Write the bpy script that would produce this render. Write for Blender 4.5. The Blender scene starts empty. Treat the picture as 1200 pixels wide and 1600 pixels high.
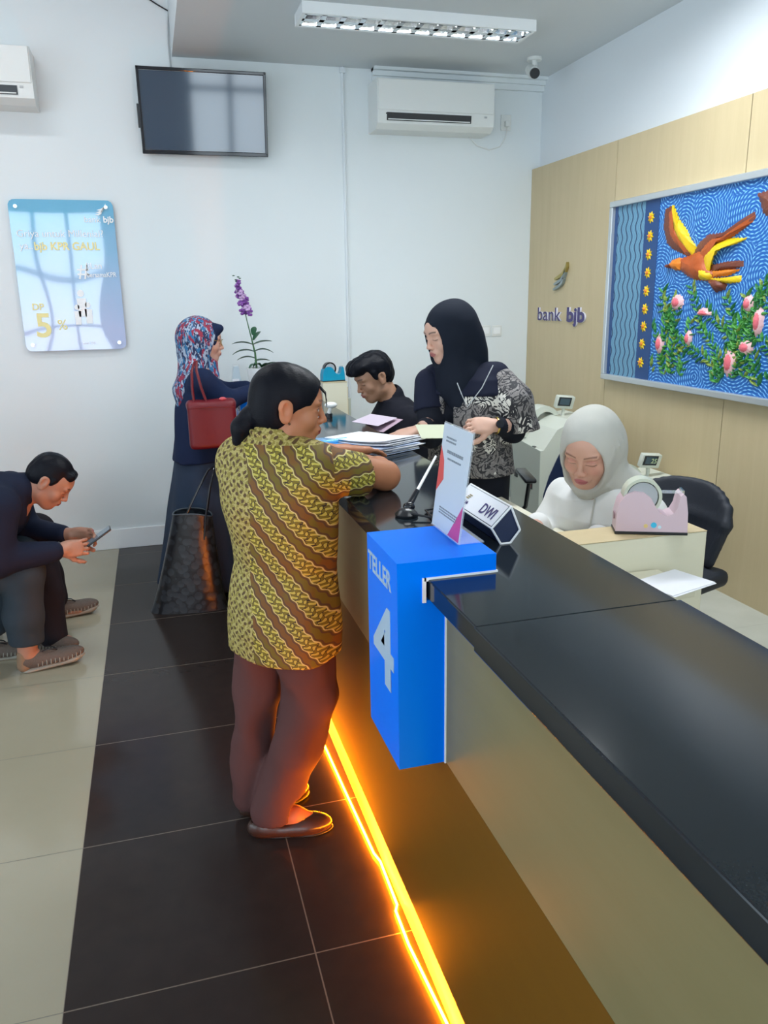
import bpy, bmesh, math, random
import numpy as np
from math import sin, cos, pi, radians as R
from mathutils import Vector, Matrix
random.seed(7)
SC = bpy.context.scene
COL = SC.collection
# ------------------------------------------------------------ camera, light, exposure
cam_data = bpy.data.cameras.new('camera')
cam = bpy.data.objects.new('camera', cam_data); COL.objects.link(cam)
cam_data.sensor_fit = 'VERTICAL'; cam_data.sensor_height = 32.0
cam_data.lens = 1238.0 / 1600.0 * 32.0
cam_data.clip_start = 0.02
yaw, pitch, roll = 0.275200, -0.263354, -0.0166332
f = Vector((sin(yaw)*cos(pitch), cos(yaw)*cos(pitch), sin(pitch)))
r0 = Vector((cos(yaw), -sin(yaw), 0)); u0 = r0.cross(f)
rr = r0*cos(roll) + u0*sin(roll); uu = -r0*sin(roll) + u0*cos(roll)
mw = Matrix((rr, uu, -f)).transposed().to_4x4(); mw.translation = Vector((0, 0, 1.61))
cam.matrix_world = mw
SC.camera = cam
SC.view_settings.view_transform = 'Standard'; SC.view_settings.look = 'None'
SC.view_settings.gamma = 1.0; SC.view_settings.use_curve_mapping = False
SC.view_settings.exposure = 0.50
W = bpy.data.worlds.new('sky'); SC.world = W; W.use_nodes = True
W.node_tree.nodes['Background'].inputs[0].default_value = (0.62, 0.8, 1.0, 1)
W.node_tree.nodes['Background'].inputs[1].default_value = 1.0
def area(name, loc, size, power, col, direction):
    d = bpy.data.lights.new(name, 'AREA'); d.shape = 'RECTANGLE'; d.size, d.size_y = size
    d.energy = power; d.color = col
    o = bpy.data.objects.new(name, d); COL.objects.link(o); o.location = loc
    o.rotation_euler = Vector(direction).to_track_quat('-Z', 'Y').to_euler()
    return o
# overcast daylight entering the glazed street front behind the camera and the glazed left side
area('daylight_front', (-0.3, -2.95, 1.6), (5.6, 2.9), 125, (0.84, 0.95, 1.0), (0, 1, 0))
area('daylight_left', (-3.75, 1.2, 1.6), (4.6, 2.6), 55, (0.84, 0.95, 1.0), (1, 0, 0))

# ------------------------------------------------------------ materials
def newmat(name):
    m = bpy.data.materials.new(name); m.use_nodes = True
    return m, m.node_tree, m.node_tree.nodes['Principled BSDF']
def mat(name, col, rough=0.5, metal=0.0, spec=0.5, emit=None, estr=0.0, alpha=None, trans=0.0, coat=0.0, bump=0.0, bscale=60.0, var=0.0, vscale=5.0, stretch=(1,1,1)):
    m, nt, b = newmat(name)
    b.inputs['Base Color'].default_value = (*col, 1); b.inputs['Roughness'].default_value = rough
    b.inputs['Metallic'].default_value = metal; b.inputs['Specular IOR Level'].default_value = spec
    b.inputs['Transmission Weight'].default_value = trans; b.inputs['Coat Weight'].default_value = coat
    if emit: b.inputs['Emission Color'].default_value = (*emit, 1); b.inputs['Emission Strength'].default_value = estr
    if alpha is not None: b.inputs['Alpha'].default_value = alpha
    N = nt.nodes; L = nt.links
    if bump or var:
        tc = N.new('ShaderNodeTexCoord'); mp = N.new('ShaderNodeMapping'); mp.inputs['Scale'].default_value = stretch
        L.new(tc.outputs['Object'], mp.inputs['Vector'])
    if bump:
        n = N.new('ShaderNodeTexNoise'); n.inputs['Scale'].default_value = bscale; n.inputs['Detail'].default_value = 4
        L.new(mp.outputs['Vector'], n.inputs['Vector'])
        bp = N.new('ShaderNodeBump'); bp.inputs['Strength'].default_value = bump; bp.inputs['Distance'].default_value = 0.004
        L.new(n.outputs['Fac'], bp.inputs['Height']); L.new(bp.outputs['Normal'], b.inputs['Normal'])
    if var:
        n = N.new('ShaderNodeTexNoise'); n.inputs['Scale'].default_value = vscale; n.inputs['Detail'].default_value = 5
        L.new(mp.outputs['Vector'], n.inputs['Vector'])
        mx = N.new('ShaderNodeMix'); mx.data_type = 'RGBA'
        mx.inputs[6].default_value = (*[c*(1-var) for c in col], 1); mx.inputs[7].default_value = (*[min(1, c*(1+var)) for c in col], 1)
        L.new(n.outputs['Fac'], mx.inputs[0]); L.new(mx.outputs[2], b.inputs['Base Color'])
    return m
class X:
    """tiny expression builder for shader maths"""
    def __init__(s, nt, sock): s.nt = nt; s.s = sock
    def op(s, o, *a):
        n = s.nt.nodes.new('ShaderNodeMath'); n.operation = o
        for i, v in enumerate((s,)+a):
            if isinstance(v, X): s.nt.links.new(v.s, n.inputs[i])
            else: n.inputs[i].default_value = v
        return X(s.nt, n.outputs[0])
    def __add__(s, o): return s.op('ADD', o)
    def __sub__(s, o): return s.op('SUBTRACT', o)
    def __mul__(s, o): return s.op('MULTIPLY', o)
    def __truediv__(s, o): return s.op('DIVIDE', o)
    def lt(s, o): return s.op('LESS_THAN', o)
    def gt(s, o): return s.op('GREATER_THAN', o)
    def sin(s): return s.op('SINE')
    def abs(s): return s.op('ABSOLUTE')
    def mod(s, o): return s.op('FLOORED_MODULO', o)
    def mx(s, o): return s.op('MAXIMUM', o)
    def mn(s, o): return s.op('MINIMUM', o)
def coords(nt, kind='Object'):
    tc = nt.nodes.new('ShaderNodeTexCoord'); sp = nt.nodes.new('ShaderNodeSeparateXYZ')
    nt.links.new(tc.outputs[kind], sp.inputs[0]); return tc, [X(nt, sp.outputs[i]) for i in range(3)]
def worldpos(nt):
    g = nt.nodes.new('ShaderNodeNewGeometry'); sp = nt.nodes.new('ShaderNodeSeparateXYZ')
    nt.links.new(g.outputs['Position'], sp.inputs[0]); return g, [X(nt, sp.outputs[i]) for i in range(3)]
def mixc(nt, fac, a, b):
    n = nt.nodes.new('ShaderNodeMix'); n.data_type = 'RGBA'
    for i, v in ((0, fac), (6, a), (7, b)):
        if isinstance(v, X): nt.links.new(v.s, n.inputs[i])
        elif hasattr(v, 'is_linked'): nt.links.new(v, n.inputs[i])
        elif i == 0: n.inputs[0].default_value = v
        else: n.inputs[i].default_value = (*v, 1)
    return n.outputs[2]
def noise(nt, vec, scale, detail=3, dist=0.0):
    n = nt.nodes.new('ShaderNodeTexNoise'); n.inputs['Scale'].default_value = scale
    n.inputs['Detail'].default_value = detail; n.inputs['Distortion'].default_value = dist
    if vec is not None: nt.links.new(vec, n.inputs['Vector'])
    return X(nt, n.outputs['Fac'])

# ------------------------------------------------------------ object helpers
def link(o, parent=None, m=None):
    COL.objects.link(o)
    if parent is not None: o.parent = parent
    if m is not None:
        for q in (m if isinstance(m, (list, tuple)) else [m]): o.data.materials.append(q)
    return o
def tag(o, label=None, cat=None, group=None, kind=None):
    if label: o['label'] = label
    if cat: o['category'] = cat
    if group: o['group'] = group
    if kind: o['kind'] = kind
    return o
def thing(name, loc, label, cat, group=None, rz=0):
    o = bpy.data.objects.new(name, None); COL.objects.link(o); o.location = loc; o.rotation_euler = (0, 0, rz)
    o.empty_display_size = 0.1
    return tag(o, label, cat, group)
class MB:
    """collects shapes in one bmesh; build() links them as one mesh object"""
    def __init__(s): s.bm = bmesh.new()
    def _x(s, vs, rot, c):
        M = Matrix.Translation(Vector(c)) @ (rot.to_4x4() if rot is not None else Matrix.Identity(4))
        bmesh.ops.transform(s.bm, matrix=M, verts=vs)
    def box(s, c, size, rot=None, bev=0.0, seg=2):
        r = bmesh.ops.create_cube(s.bm, size=1.0); vs = r['verts']
        bmesh.ops.scale(s.bm, vec=size, verts=vs)
        if bev:
            es = list({e for v in vs for e in v.link_edges})
            q = bmesh.ops.bevel(s.bm, geom=es, offset=bev, segments=seg, affect='EDGES', profile=0.5)
            vs = list({v for g in q['faces'] for v in g.verts} | {v for v in vs if v.is_valid})
        s._x(vs, rot, c); return s
    def b2(s, x0, x1, y0, y1, z0, z1, bev=0.0):
        return s.box(((x0+x1)/2, (y0+y1)/2, (z0+z1)/2), (abs(x1-x0), abs(y1-y0), abs(z1-z0)), None, bev)
    def cyl(s, a, b, r1, r2=None, n=20, caps=True):
        a, b = Vector(a), Vector(b); r2 = r1 if r2 is None else r2
        q = bmesh.ops.create_cone(s.bm, cap_ends=caps, segments=n, radius1=r1, radius2=r2, depth=(b-a).length)
        s._x(q['verts'], (b-a).to_track_quat('Z', 'Y').to_matrix(), (a+b)/2); return s
    def sph(s, c, r, scale=(1, 1, 1), rot=None, n=16):
        q = bmesh.ops.create_uvsphere(s.bm, u_segments=n, v_segments=max(6, n//2), radius=r)
        bmesh.ops.scale(s.bm, vec=scale, verts=q['verts']); s._x(q['verts'], rot, c); return s
    def tube(s, pts, r, n=8, closed=False):
        pts = [Vector(p) for p in pts]; rings = []; N = len(pts); prev = None
        for i, p in enumerate(pts):
            if closed: t = pts[(i+1) % N] - pts[i-1]
            else: t = pts[min(i+1, N-1)] - pts[max(i-1, 0)]
            t.normalize()
            a = prev if prev is not None else (Vector((0, 0, 1)) if abs(t.z) < .9 else Vector((1, 0, 0)))
            a = (a - t*a.dot(t)).normalized(); prev = a; b = t.cross(a)
            ri = r[i] if isinstance(r, (list, tuple)) else r
            rings.append([s.bm.verts.new(p + a*cos(2*pi*k/n)*ri + b*sin(2*pi*k/n)*ri) for k in range(n)])
        for i in range(N if closed else N-1):
            A, B = rings[i], rings[(i+1) % N]
            for k in range(n): s.bm.faces.new((A[k], A[(k+1) % n], B[(k+1) % n], B[k]))
        if not closed:
            s.bm.faces.new(rings[0][::-1]); s.bm.faces.new(rings[-1])
        return s
    def prism(s, poly, fn, t0, t1):
        """poly of 2D points, fn(u, v, t) -> xyz, extruded between t0 and t1"""
        A = [s.bm.verts.new(fn(u, v, t0)) for u, v in poly]; B = [s.bm.verts.new(fn(u, v, t1)) for u, v in poly]
        n = len(poly)
        s.bm.faces.new(A); s.bm.faces.new(B[::-1])
        for i in range(n): s.bm.faces.new((A[i], B[i], B[(i+1) % n], A[(i+1) % n]))
        return s
    def lathe(s, prof, c=(0, 0, 0), n=28, cap=True):
        rings = []
        for r, z in prof: rings.append([s.bm.verts.new((c[0]+r*cos(2*pi*k/n), c[1]+r*sin(2*pi*k/n), c[2]+z)) for k in range(n)])
        for A, B in zip(rings, rings[1:]):
            for k in range(n): s.bm.faces.new((A[k], A[(k+1) % n], B[(k+1) % n], B[k]))
        if cap: s.bm.faces.new(rings[0][::-1]); s.bm.faces.new(rings[-1])
        return s
    def build(s, name, m, parent=None, smooth=None, loc=None):
        bmesh.ops.recalc_face_normals(s.bm, faces=s.bm.faces[:])
        me = bpy.data.meshes.new(name); s.bm.to_mesh(me); s.bm.free()
        if smooth is not None:
            for p in me.polygons: p.use_smooth = True
            me.set_sharp_from_angle(angle=R(smooth))
        o = bpy.data.objects.new(name, me); link(o, parent, m)
        if loc is not None:   # put the origin at loc while the vertices stay in place
            me.transform(Matrix.Translation(-Vector(loc))); o.location = loc
        return o
def text(name, s, size, M4, m, parent, bold=0.0, ext=0.001, align='LEFT', sx=1.0):
    c = bpy.data.curves.new(name, 'FONT'); c.body = s; c.size = size; c.extrude = ext; c.offset = bold
    c.align_x = align; c.resolution_u = 4
    t = bpy.data.objects.new(name+'_tmp', c); COL.objects.link(t)
    bpy.context.view_layer.update()
    me = bpy.data.meshes.new_from_object(t.evaluated_get(bpy.context.evaluated_depsgraph_get()))
    bpy.data.objects.remove(t); bpy.data.curves.remove(c)
    me.transform(M4 @ Matrix.Diagonal((sx, 1, 1, 1)))
    o = bpy.data.objects.new(name, me); link(o, parent, m); return o
def plane_m(o, xdir, ydir):
    """matrix whose local x runs along xdir and local y along ydir from origin o"""
    x = Vector(xdir).normalized(); y = Vector(ydir).normalized(); z = x.cross(y)
    m = Matrix((x, y, z)).transposed().to_4x4(); m.translation = Vector(o); return m

# ------------------------------------------------------------ implicit surfaces for people, clothes, bags
def V3(p): return np.array(p, float)
def rotm(yw, pt=0, rl=0):
    """columns: right, forward, up for something that faces heading yw (degrees), nods pt down, tilts rl"""
    a, p, q = R(yw), R(pt), R(rl)
    fw = np.array([cos(a), sin(a), 0.]); rt = np.array([sin(a), -cos(a), 0.]); up = np.array([0, 0, 1.])
    f2 = fw*cos(p) - up*sin(p); u2 = up*cos(p) + fw*sin(p)
    r3 = rt*cos(q) - u2*sin(q); u3 = u2*cos(q) + rt*sin(q)
    return np.stack([r3, f2, u3], 1)
class Field:
    def __init__(s): s.p = []
    def rc(s, a, b, ra, rb, k=.012, op='u', sq=None):
        a, b = V3(a), V3(b); ax = b-a; L2 = float(ax@ax)+1e-12; m = max(ra, rb)
        def fn(P):
            q = P-a; t = np.clip((q@ax)/L2, 0, 1); w = q - t[..., None]*ax
            if sq is not None:
                n = sq[0]; c = w@n; w = w + (c*(sq[1]-1))[..., None]*n
            return np.sqrt((w*w).sum(-1)) - (ra+(rb-ra)*t)
        s.p.append((fn, np.minimum(a, b)-m, np.maximum(a, b)+m, k, op)); return s
    def chain(s, pts, rs, k=.012, op='u', sq=None):
        for i in range(len(pts)-1): s.rc(pts[i], pts[i+1], rs[i], rs[i+1], k, op, sq)
        return s
    def el(s, c, r, M=None, k=.012, op='u'):
        c, r = V3(c), V3(r); m = r.max()
        def fn(P):
            q = P-c
            if M is not None: q = q@M
            k0 = np.sqrt(((q/r)**2).sum(-1))+1e-9; k1 = np.sqrt(((q/(r*r))**2).sum(-1))+1e-9
            return k0*(k0-1)/k1
        s.p.append((fn, c-m, c+m, k, op)); return s
    def bx(s, c, h, rad=.01, M=None, k=.01, op='u'):
        c, h = V3(c), V3(h); m = float(np.sqrt((h*h).sum()))+rad
        def fn(P):
            q = P-c
            if M is not None: q = q@M
            q = np.abs(q)-(h-rad)
            return np.sqrt((np.maximum(q, 0)**2).sum(-1)) + np.minimum(q.max(-1), 0) - rad
        s.p.append((fn, c-m, c+m, k, op)); return s
    def loft(s, prof, yw, k=.012, op='u', fold=0.0, nf=9, ph=0.0, tw=3.0, pw=2.0):
        """prof rows: z, cx, cy, a (half width to the side), b (half depth); rows from low to high"""
        A = np.array(prof, float); M = rotm(yw); rt, fw = M[:, 0], M[:, 1]
        lo = np.array([(A[:, 1]-A[:, 3:].max(1)).min(), (A[:, 2]-A[:, 3:].max(1)).min(), A[0, 0]])
        hi = np.array([(A[:, 1]+A[:, 3:].max(1)).max(), (A[:, 2]+A[:, 3:].max(1)).max(), A[-1, 0]])
        def fn(P):
            z = P[..., 2]; g = [np.interp(z, A[:, 0], A[:, j]) for j in range(1, 5)]
            dx, dy = P[..., 0]-g[0], P[..., 1]-g[1]
            u = (dx*rt[0]+dy*rt[1]); v = (dx*fw[0]+dy*fw[1])
            ff = 1.0
            if fold:
                th = np.arctan2(v/g[3], u/g[2]); lowf = np.clip((A[-1, 0]-z)/(A[-1, 0]-A[0, 0]), 0, 1)
                ff = 1 + fold*lowf*np.sin(nf*th+ph+tw*z)
            q = ((np.abs(u)/g[2])**pw+(np.abs(v)/g[3])**pw)**(1/pw)/ff
            d = (q-1)*np.minimum(g[2], g[3])
            return np.maximum(d, np.maximum(A[0, 0]-z, z-A[-1, 0]))
        s.p.append((fn, lo, hi, k, op)); return s
    def cut(s, pt, n, k=.004):
        """removes everything on the side n points to"""
        pt, n = V3(pt), V3(n); n = n/np.linalg.norm(n)
        s.p.append((lambda P: -((P-pt)@n), np.full(3, -9.), np.full(3, 9.), k, 's')); return s
    def wob(s, amp, sc, seed=0):
        rg = np.random.RandomState(seed); w = rg.randn(5, 3)*sc; w[:, 2] *= .6; ph = rg.rand(5)*6.28
        def fn(P):
            q = 0
            for i in range(5): q = q + np.sin(P@w[i]+ph[i])
            return q*amp/2.5
        s.p.append((fn, np.full(3, -9.), np.full(3, 9.), 0, 'add')); return s
    def ev(s, lo, hi, h):
        n = np.ceil((hi-lo)/h).astype(int)+1
        xs = [lo[i]+np.arange(n[i])*h for i in range(3)]
        V = np.full(n, 1.0)
        for fn, a, b, k, op in s.p:
            m = k+2*h+.004
            i0 = np.maximum(np.floor((a-m-lo)/h).astype(int), 0); i1 = np.minimum(np.ceil((b+m-lo)/h).astype(int)+1, n)
            if (i1 <= i0).any(): continue
            sl = tuple(slice(i0[i], i1[i]) for i in range(3))
            G = np.stack(np.meshgrid(*[xs[i][sl[i]] for i in range(3)], indexing='ij'), -1)
            d = fn(G); v = V[sl]
            if op == 'u':
                kk = max(k, 1e-5); e = np.maximum(kk-np.abs(v-d), 0)/kk; V[sl] = np.minimum(v, d)-e*e*kk/4
            elif op == 's':
                kk = max(k, 1e-5); d = -d; e = np.maximum(kk-np.abs(v-d), 0)/kk; V[sl] = np.maximum(v, d)+e*e*kk/4
            else: V[sl] = v+d
        return V
    def bounds(s):
        L = [p for p in s.p if p[4] == 'u']
        return np.min([p[1] for p in L], 0)-.02, np.max([p[2] for p in L], 0)+.02
def nets(V, o, h):
    S = V < 0; n = np.array(V.shape)-1
    acc = np.zeros((*n, 3)); cnt = np.zeros(n)
    def c(i, j, k): return (slice(i, i+n[0]), slice(j, j+n[1]), slice(k, k+n[2]))
    for ax in range(3):
        for a in (0, 1):
            for b in (0, 1):
                p = [a, b]; p.insert(ax, 0); q = list(p); q[ax] = 1
                v0, v1 = V[c(*p)], V[c(*q)]; m = (v0 < 0) != (v1 < 0)
                t = np.where(m, v0/np.where(m, v0-v1, 1), 0)
                cnt += m
                for d in range(3):
                    acc[..., d] += np.where(m, (t if d == ax else p[d]), 0)
    M = cnt > 0; idx = np.full(n, -1); idx[M] = np.arange(M.sum())
    I = np.argwhere(M); vs = (I + acc[M]/cnt[M][:, None])*h + o
    F = []
    for ax in range(3):
        u, w = [(1, 2), (2, 0), (0, 1)][ax]
        s0 = [slice(1, -1)]*3; s0[ax] = slice(0, -1); s1 = list(s0); s1[ax] = slice(1, None)
        a, b = S[tuple(s0)], S[tuple(s1)]; E = np.argwhere(a != b)
        if not len(E): continue
        inside = a[tuple(E.T)]
        E = E+1; E[:, ax] -= 1
        def id_(du, dw):
            e = E.copy(); e[:, u] += du; e[:, w] += dw; return idx[tuple(e.T)]
        q = np.stack([id_(-1, -1), id_(0, -1), id_(0, 0), id_(-1, 0)], 1)
        q[~inside] = q[~inside][:, ::-1]; F.append(q)
    return vs, np.concatenate(F)
def mesh_np(name, vs, qs, origin=(0, 0, 0), color=None):
    me = bpy.data.meshes.new(name); vs = np.asarray(vs)
    me.vertices.add(len(vs)); me.vertices.foreach_set('co', (vs-np.array(origin)).astype(np.float32).ravel())
    me.loops.add(qs.size); me.loops.foreach_set('vertex_index', qs.astype(np.int32).ravel())
    me.polygons.add(len(qs)); me.polygons.foreach_set('loop_start', np.arange(0, qs.size, 4, dtype=np.int32))
    me.polygons.foreach_set('use_smooth', np.ones(len(qs), bool))
    me.update(calc_edges=True); me.validate()
    if color is not None:
        a = me.color_attributes.new('Col', 'FLOAT_COLOR', 'POINT')
        a.data.foreach_set('color', np.concatenate([color, np.ones((len(vs), 1))], 1).astype(np.float32).ravel())
    return me
def solid(F, name, m, parent, h=.007, fine=(), colorfn=None, relax=1, local=False):
    """mesh the field; fine = [(centre, half size, finer step)]"""
    lo, hi = F.bounds(); org = np.array(parent.location) if (parent is not None and not local) else np.zeros(3)
    vs, qs = nets(F.ev(lo, hi, h), lo, h)
    for c, hs, hf in fine:
        c = V3(c); hs = np.array(hs if np.ndim(hs) else [hs]*3, float)
        ins = (np.abs(vs-c) < hs-h*.6).all(1); qs = qs[~ins[qs].all(1)]
        v2, q2 = nets(F.ev(c-hs, c+hs, hf), c-hs, hf); qs = np.concatenate([qs, q2+len(vs)]); vs = np.concatenate([vs, v2])
    used = np.unique(qs); mp = np.full(len(vs), -1); mp[used] = np.arange(len(used)); vs = vs[used]; qs = mp[qs]
    for _ in range(relax):
        s = np.zeros_like(vs); n = np.zeros(len(vs))
        for a in range(4):
            i, j = qs[:, a], qs[:, (a+1) % 4]
            for dmn in range(3): s[:, dmn] += np.bincount(i, vs[j, dmn], len(vs)) + np.bincount(j, vs[i, dmn], len(vs))
            n += np.bincount(i, minlength=len(vs)) + np.bincount(j, minlength=len(vs))
        vs = vs*.5 + .5*s/np.maximum(n, 1)[:, None]
    me = mesh_np(name, vs, qs, org, colorfn(vs) if colorfn else None)
    o = bpy.data.objects.new(name, me); return link(o, parent, m)
def person_root(loc, label, group=None):
    return thing('person', loc, label, 'person', group)

def head(F, c, M, s=1.0, ears=True, nose=1.0, jaw=1.0, closed=True, neck=True):
    c = V3(c)
    A = lambda x, y, z: c + M@(np.array([x, y, z])*s)
    F.el(A(0, -.012, .032), V3((.072, .090, .082))*s, M, .02)
    F.el(A(0, .022, -.032), V3((.060*jaw, .066, .078))*s, M, .03)
    F.el(A(0, .030, .035), V3((.060, .062, .050))*s, M, .03)
    F.rc(A(0, .062, -.088), A(0, .060, -.085), .022*s, .022*s, .03)
    F.rc(A(.048*jaw, .005, -.065), A(.016, .055, -.092), .018*s, .016*s, .03)
    F.rc(A(-.048*jaw, .005, -.065), A(-.016, .055, -.092), .018*s, .016*s, .03)
    for sg in (-1, 1):
        F.el(A(sg*.037, .058, -.026), V3((.024, .022, .024))*s, M, .022)
        F.el(A(sg*.028, .080, .026), V3((.024, .010, .008))*s, M, .016)
        F.el(A(sg*.031, .100, .004), V3((.019, .015, .012))*s, M, .014, 's')
        F.el(A(sg*.031, .0735, .002), V3((.0165, .0135, .0115))*s, M, .003)
        F.rc(A(sg*.016, .086, .0015), A(sg*.046, .075, .0015), .0028*s, .0022*s, .005)
        F.el(A(sg*.011, .096, -.032), V3((.0085, .010, .0075))*s, M, .006)
        if ears:
            E = M@rotm(90, 0, 0)
            F.el(A(sg*.0755, -.010, -.004), V3((.008, .020, .035))*s, M, .006)
            F.el(A(sg*.0820, -.017, .008), V3((.006, .016, .022))*s, M, .004)
            F.el(A(sg*.0865, -.010, .004), V3((.0075, .0095, .018))*s, M, .003, 's')
            F.el(A(sg*.078, -.004, -.028), V3((.005, .008, .009))*s, M, .004)
    F.rc(A(0, .086, .016), A(0, .094+.010*nose, -.022), .0068*s, .0085*s, .010)
    F.el(A(0, .096+.010*nose, -.029), V3((.0105, .0105, .0085))*s, M, .006)
    for sg in (-1, 1): F.el(A(sg*.006, .100+.004*nose, -.040), V3((.0035, .005, .004))*s, M, .003, 's')
    F.el(A(0, .084, -.058), V3((.026, .016, .016))*s, M, .014)
    F.el(A(0, .0945, -.0555), V3((.021, .0085, .0050))*s, M, .004)
    F.el(A(0, .0930, -.0655), V3((.017, .0085, .0060))*s, M, .004)
    F.rc(A(-.021, .094, -.0605), A(.021, .094, -.0605), .0012*s, .0012*s, .003, 's')
    F.rc(A(0, .098, -.060), A(0, .105, -.060), .0012*s, .0012*s, .003, 's')
def neckto(F, c, M, s, base, r=.052, r2=.062):
    c = V3(c); F.rc(c + M@(np.array([0, -.028, -.045])*s), base, r, r2, .03)
def facecol(c, M, s, skin, lip=(.45, .13, .11), brow=(.06, .035, .025), blush=None, openeye=False, lid=None, browsz=1.0):
    c = V3(c); skin = np.array(skin)
    def fn(P):
        q = ((P-c)@M)/s; C = np.tile(skin, (len(P), 1)); x, y, z = q[:, 0], q[:, 1], q[:, 2]; ax = np.abs(x)
        def mixm(w, col):
            w = np.clip(w, 0, 1)[:, None]; C[:] = C*(1-w)+np.array(col)*w
        rg = np.sin(P[:, 0]*90)*np.sin(P[:, 1]*80+1)*np.sin(P[:, 2]*85+2)
        C *= (1+.05*rg)[:, None]
        front = (y > .04) & (np.abs(z) < .13)
        if blush is not None:
            w = np.exp(-(((ax-.04)/.018)**2+((z+.024)/.020)**2))*front*.28; mixm(w, blush)
            w = np.exp(-(((ax-.033)/.018)**2+((z-.011)/.009)**2))*front*.45; mixm(w, lid if lid is not None else blush)
        w = np.exp(-((x/.026)**2+((z+.034)/.012)**2))*front*.22; mixm(w, skin*np.array([1.0, .68, .62]))
        ml = (1-np.sqrt((x/.024)**2+((z+.0605)/.0112)**2))*8*(y > .075); mixm(ml, lip)
        mixm((1-np.abs(z+.0605)/.0014)*.8*(ax < .021)*(y > .075), np.array(lip)*.35)
        zb = .026+.006*np.sin((ax-.012)/.042*2.4)
        mixm((1-np.abs(z-zb)/(.0042*browsz))*1.2*(ax > .012)*(ax < .050)*(y > .035), brow)
        if openeye:
            e = np.sqrt(((ax-.031)/.0135)**2+((z-.003)/.0042)**2)
            mixm((1-e)*6*(y > .05), (.62, .58, .54)); mixm((1-np.sqrt(((ax-.031)/.0052)**2+((z-.003)/.0050)**2))*6*(e < 1)*(y > .05), (.015, .01, .01))
            mixm((1-np.abs(z-(.0075-(ax-.031)**2*14))/.0014)*1.2*(np.abs(ax-.031) < .0155)*(y > .045), (.02, .012, .01))
        else:
            zl = -.0038+(ax-.031)**2*16
            mixm((1-np.abs(z-zl)/.0018)*1.4*(np.abs(ax-.031) < .0155)*(y > .045), (.02, .012, .012))
            mixm((1-np.abs(z-.0085+(ax-.031)**2*12)/.0012)*.5*(np.abs(ax-.031) < .015)*(y > .045), skin*.45)
        for sg in (-1, 1): mixm((1-np.sqrt(((x-sg*.006)/.004)**2+((z+.0405)/.0035)**2))*3*(y > .085), skin*.2)
        return C
    return fn
def hand(F, w, d, n, side, curl=20, s=1.0, spread=4, thumb=40, fk=None):
    """w wrist, d pointing direction, n out of the back of the hand, side = +1 if the thumb is at d x n, else -1"""
    w = V3(w); d = V3(d)/np.linalg.norm(d); n = V3(n); n = n-d*(n@d); n /= np.linalg.norm(n); sd = np.cross(d, n)*side
    B = np.stack([sd, d, n], 1)
    F.el(w+d*.045*s, V3((.038, .052, .015))*s, B, .014); F.bx(w+d*.05*s+sd*.002*s, V3((.036, .036, .012))*s, .010*s, B, .012)
    F.rc(w-d*.02*s, w+d*.02*s, .024*s, .023*s, .02, sq=(n, 1.35))
    for i, (o, L, r) in enumerate(((.028, .070, .0088), (.009, .077, .0090), (-.010, .072, .0086), (-.028, .056, .0076))):
        cc = curl[i] if isinstance(curl, (list, tuple)) else curl
        sp = R((1.2-i)*spread); dd = d*cos(sp)+sd*sin(sp); p = w+d*.080*s+sd*o*s+n*.001*s; ang = 0
        for fr, a in ((.45, cc*.7), (.31, cc), (.24, cc*.7)):
            ang += R(a); q = p+(dd*cos(ang)-n*sin(ang))*L*fr*s; F.rc(p, q, r*s, r*.93*s, .004); p = q; r *= .92
    t = R(thumb); p = w+d*.022*s+sd*.026*s-n*.004*s
    for L, a in ((.036, 0), (.030, -12), (.024, -14)):
        t += R(a); q = p+(d*cos(t)+sd*sin(t)-n*.25)*L*s; F.rc(p, q, .0115*s, .0100*s, .008); p = q

# ------------------------------------------------------------ shared materials
M = {}
M['wall'] = mat('wall_paint', (.80, .85, .865), .55, var=.02, vscale=1.5)
M['wall2'] = mat('wall_paint_upper', (.78, .83, .87), .6)
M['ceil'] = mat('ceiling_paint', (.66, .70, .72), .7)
M['white_gloss'] = mat('white_gloss', (.94, .96, .97), .12)
M['white_plastic'] = mat('white_plastic', (.80, .82, .80), .35)
M['grey_plastic'] = mat('grey_plastic', (.45, .48, .50), .4)
M['black_plastic'] = mat('black_plastic', (.012, .014, .018), .3)
M['black_gloss'] = mat('black_gloss', (.01, .012, .018), .08)
M['chrome'] = mat('chrome', (.8, .8, .82), .15, 1.0)
M['alu'] = mat('aluminium_frame', (.62, .66, .68), .35, .6)
M['granite'] = mat('black_granite', (.012, .017, .022), .10, spec=.36, var=.35, vscale=260)
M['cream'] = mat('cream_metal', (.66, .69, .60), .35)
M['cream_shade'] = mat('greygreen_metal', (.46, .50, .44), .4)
M['navy'] = mat('navy_panel', (.012, .025, .075), .35)
M['paper'] = mat('paper', (.85, .87, .92), .6)
M['blue'] = mat('blue_acrylic', (.0, .20, 1.0), .25, spec=.05)
M['letter'] = mat('pale_lettering', (.42, .60, .78), .3)
M['chairfab'] = mat('black_mesh_fabric', (.010, .014, .024), .6, bump=.3, bscale=300)
def wood(name, c1, c2, rough=.4, axis=2, sc=1.0):
    m, nt, b = newmat(name); tc, (x, y, z) = coords(nt)
    mp = nt.nodes.new('ShaderNodeMapping'); s = [9*sc, 9*sc, 9*sc]; s[axis] = .7*sc; mp.inputs['Scale'].default_value = s
    nt.links.new(tc.outputs['Object'], mp.inputs['Vector'])
    n = noise(nt, mp.outputs['Vector'], 2.2, 6, .4); n2 = noise(nt, mp.outputs['Vector'], 14, 3)
    nt.links.new(mixc(nt, n*.75+n2*.25, c1, c2), b.inputs['Base Color']); b.inputs['Roughness'].default_value = rough
    return m
M['panelwood'] = wood('pale_oak_panel', (.52, .42, .24), (.64, .53, .33), .45)
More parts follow.
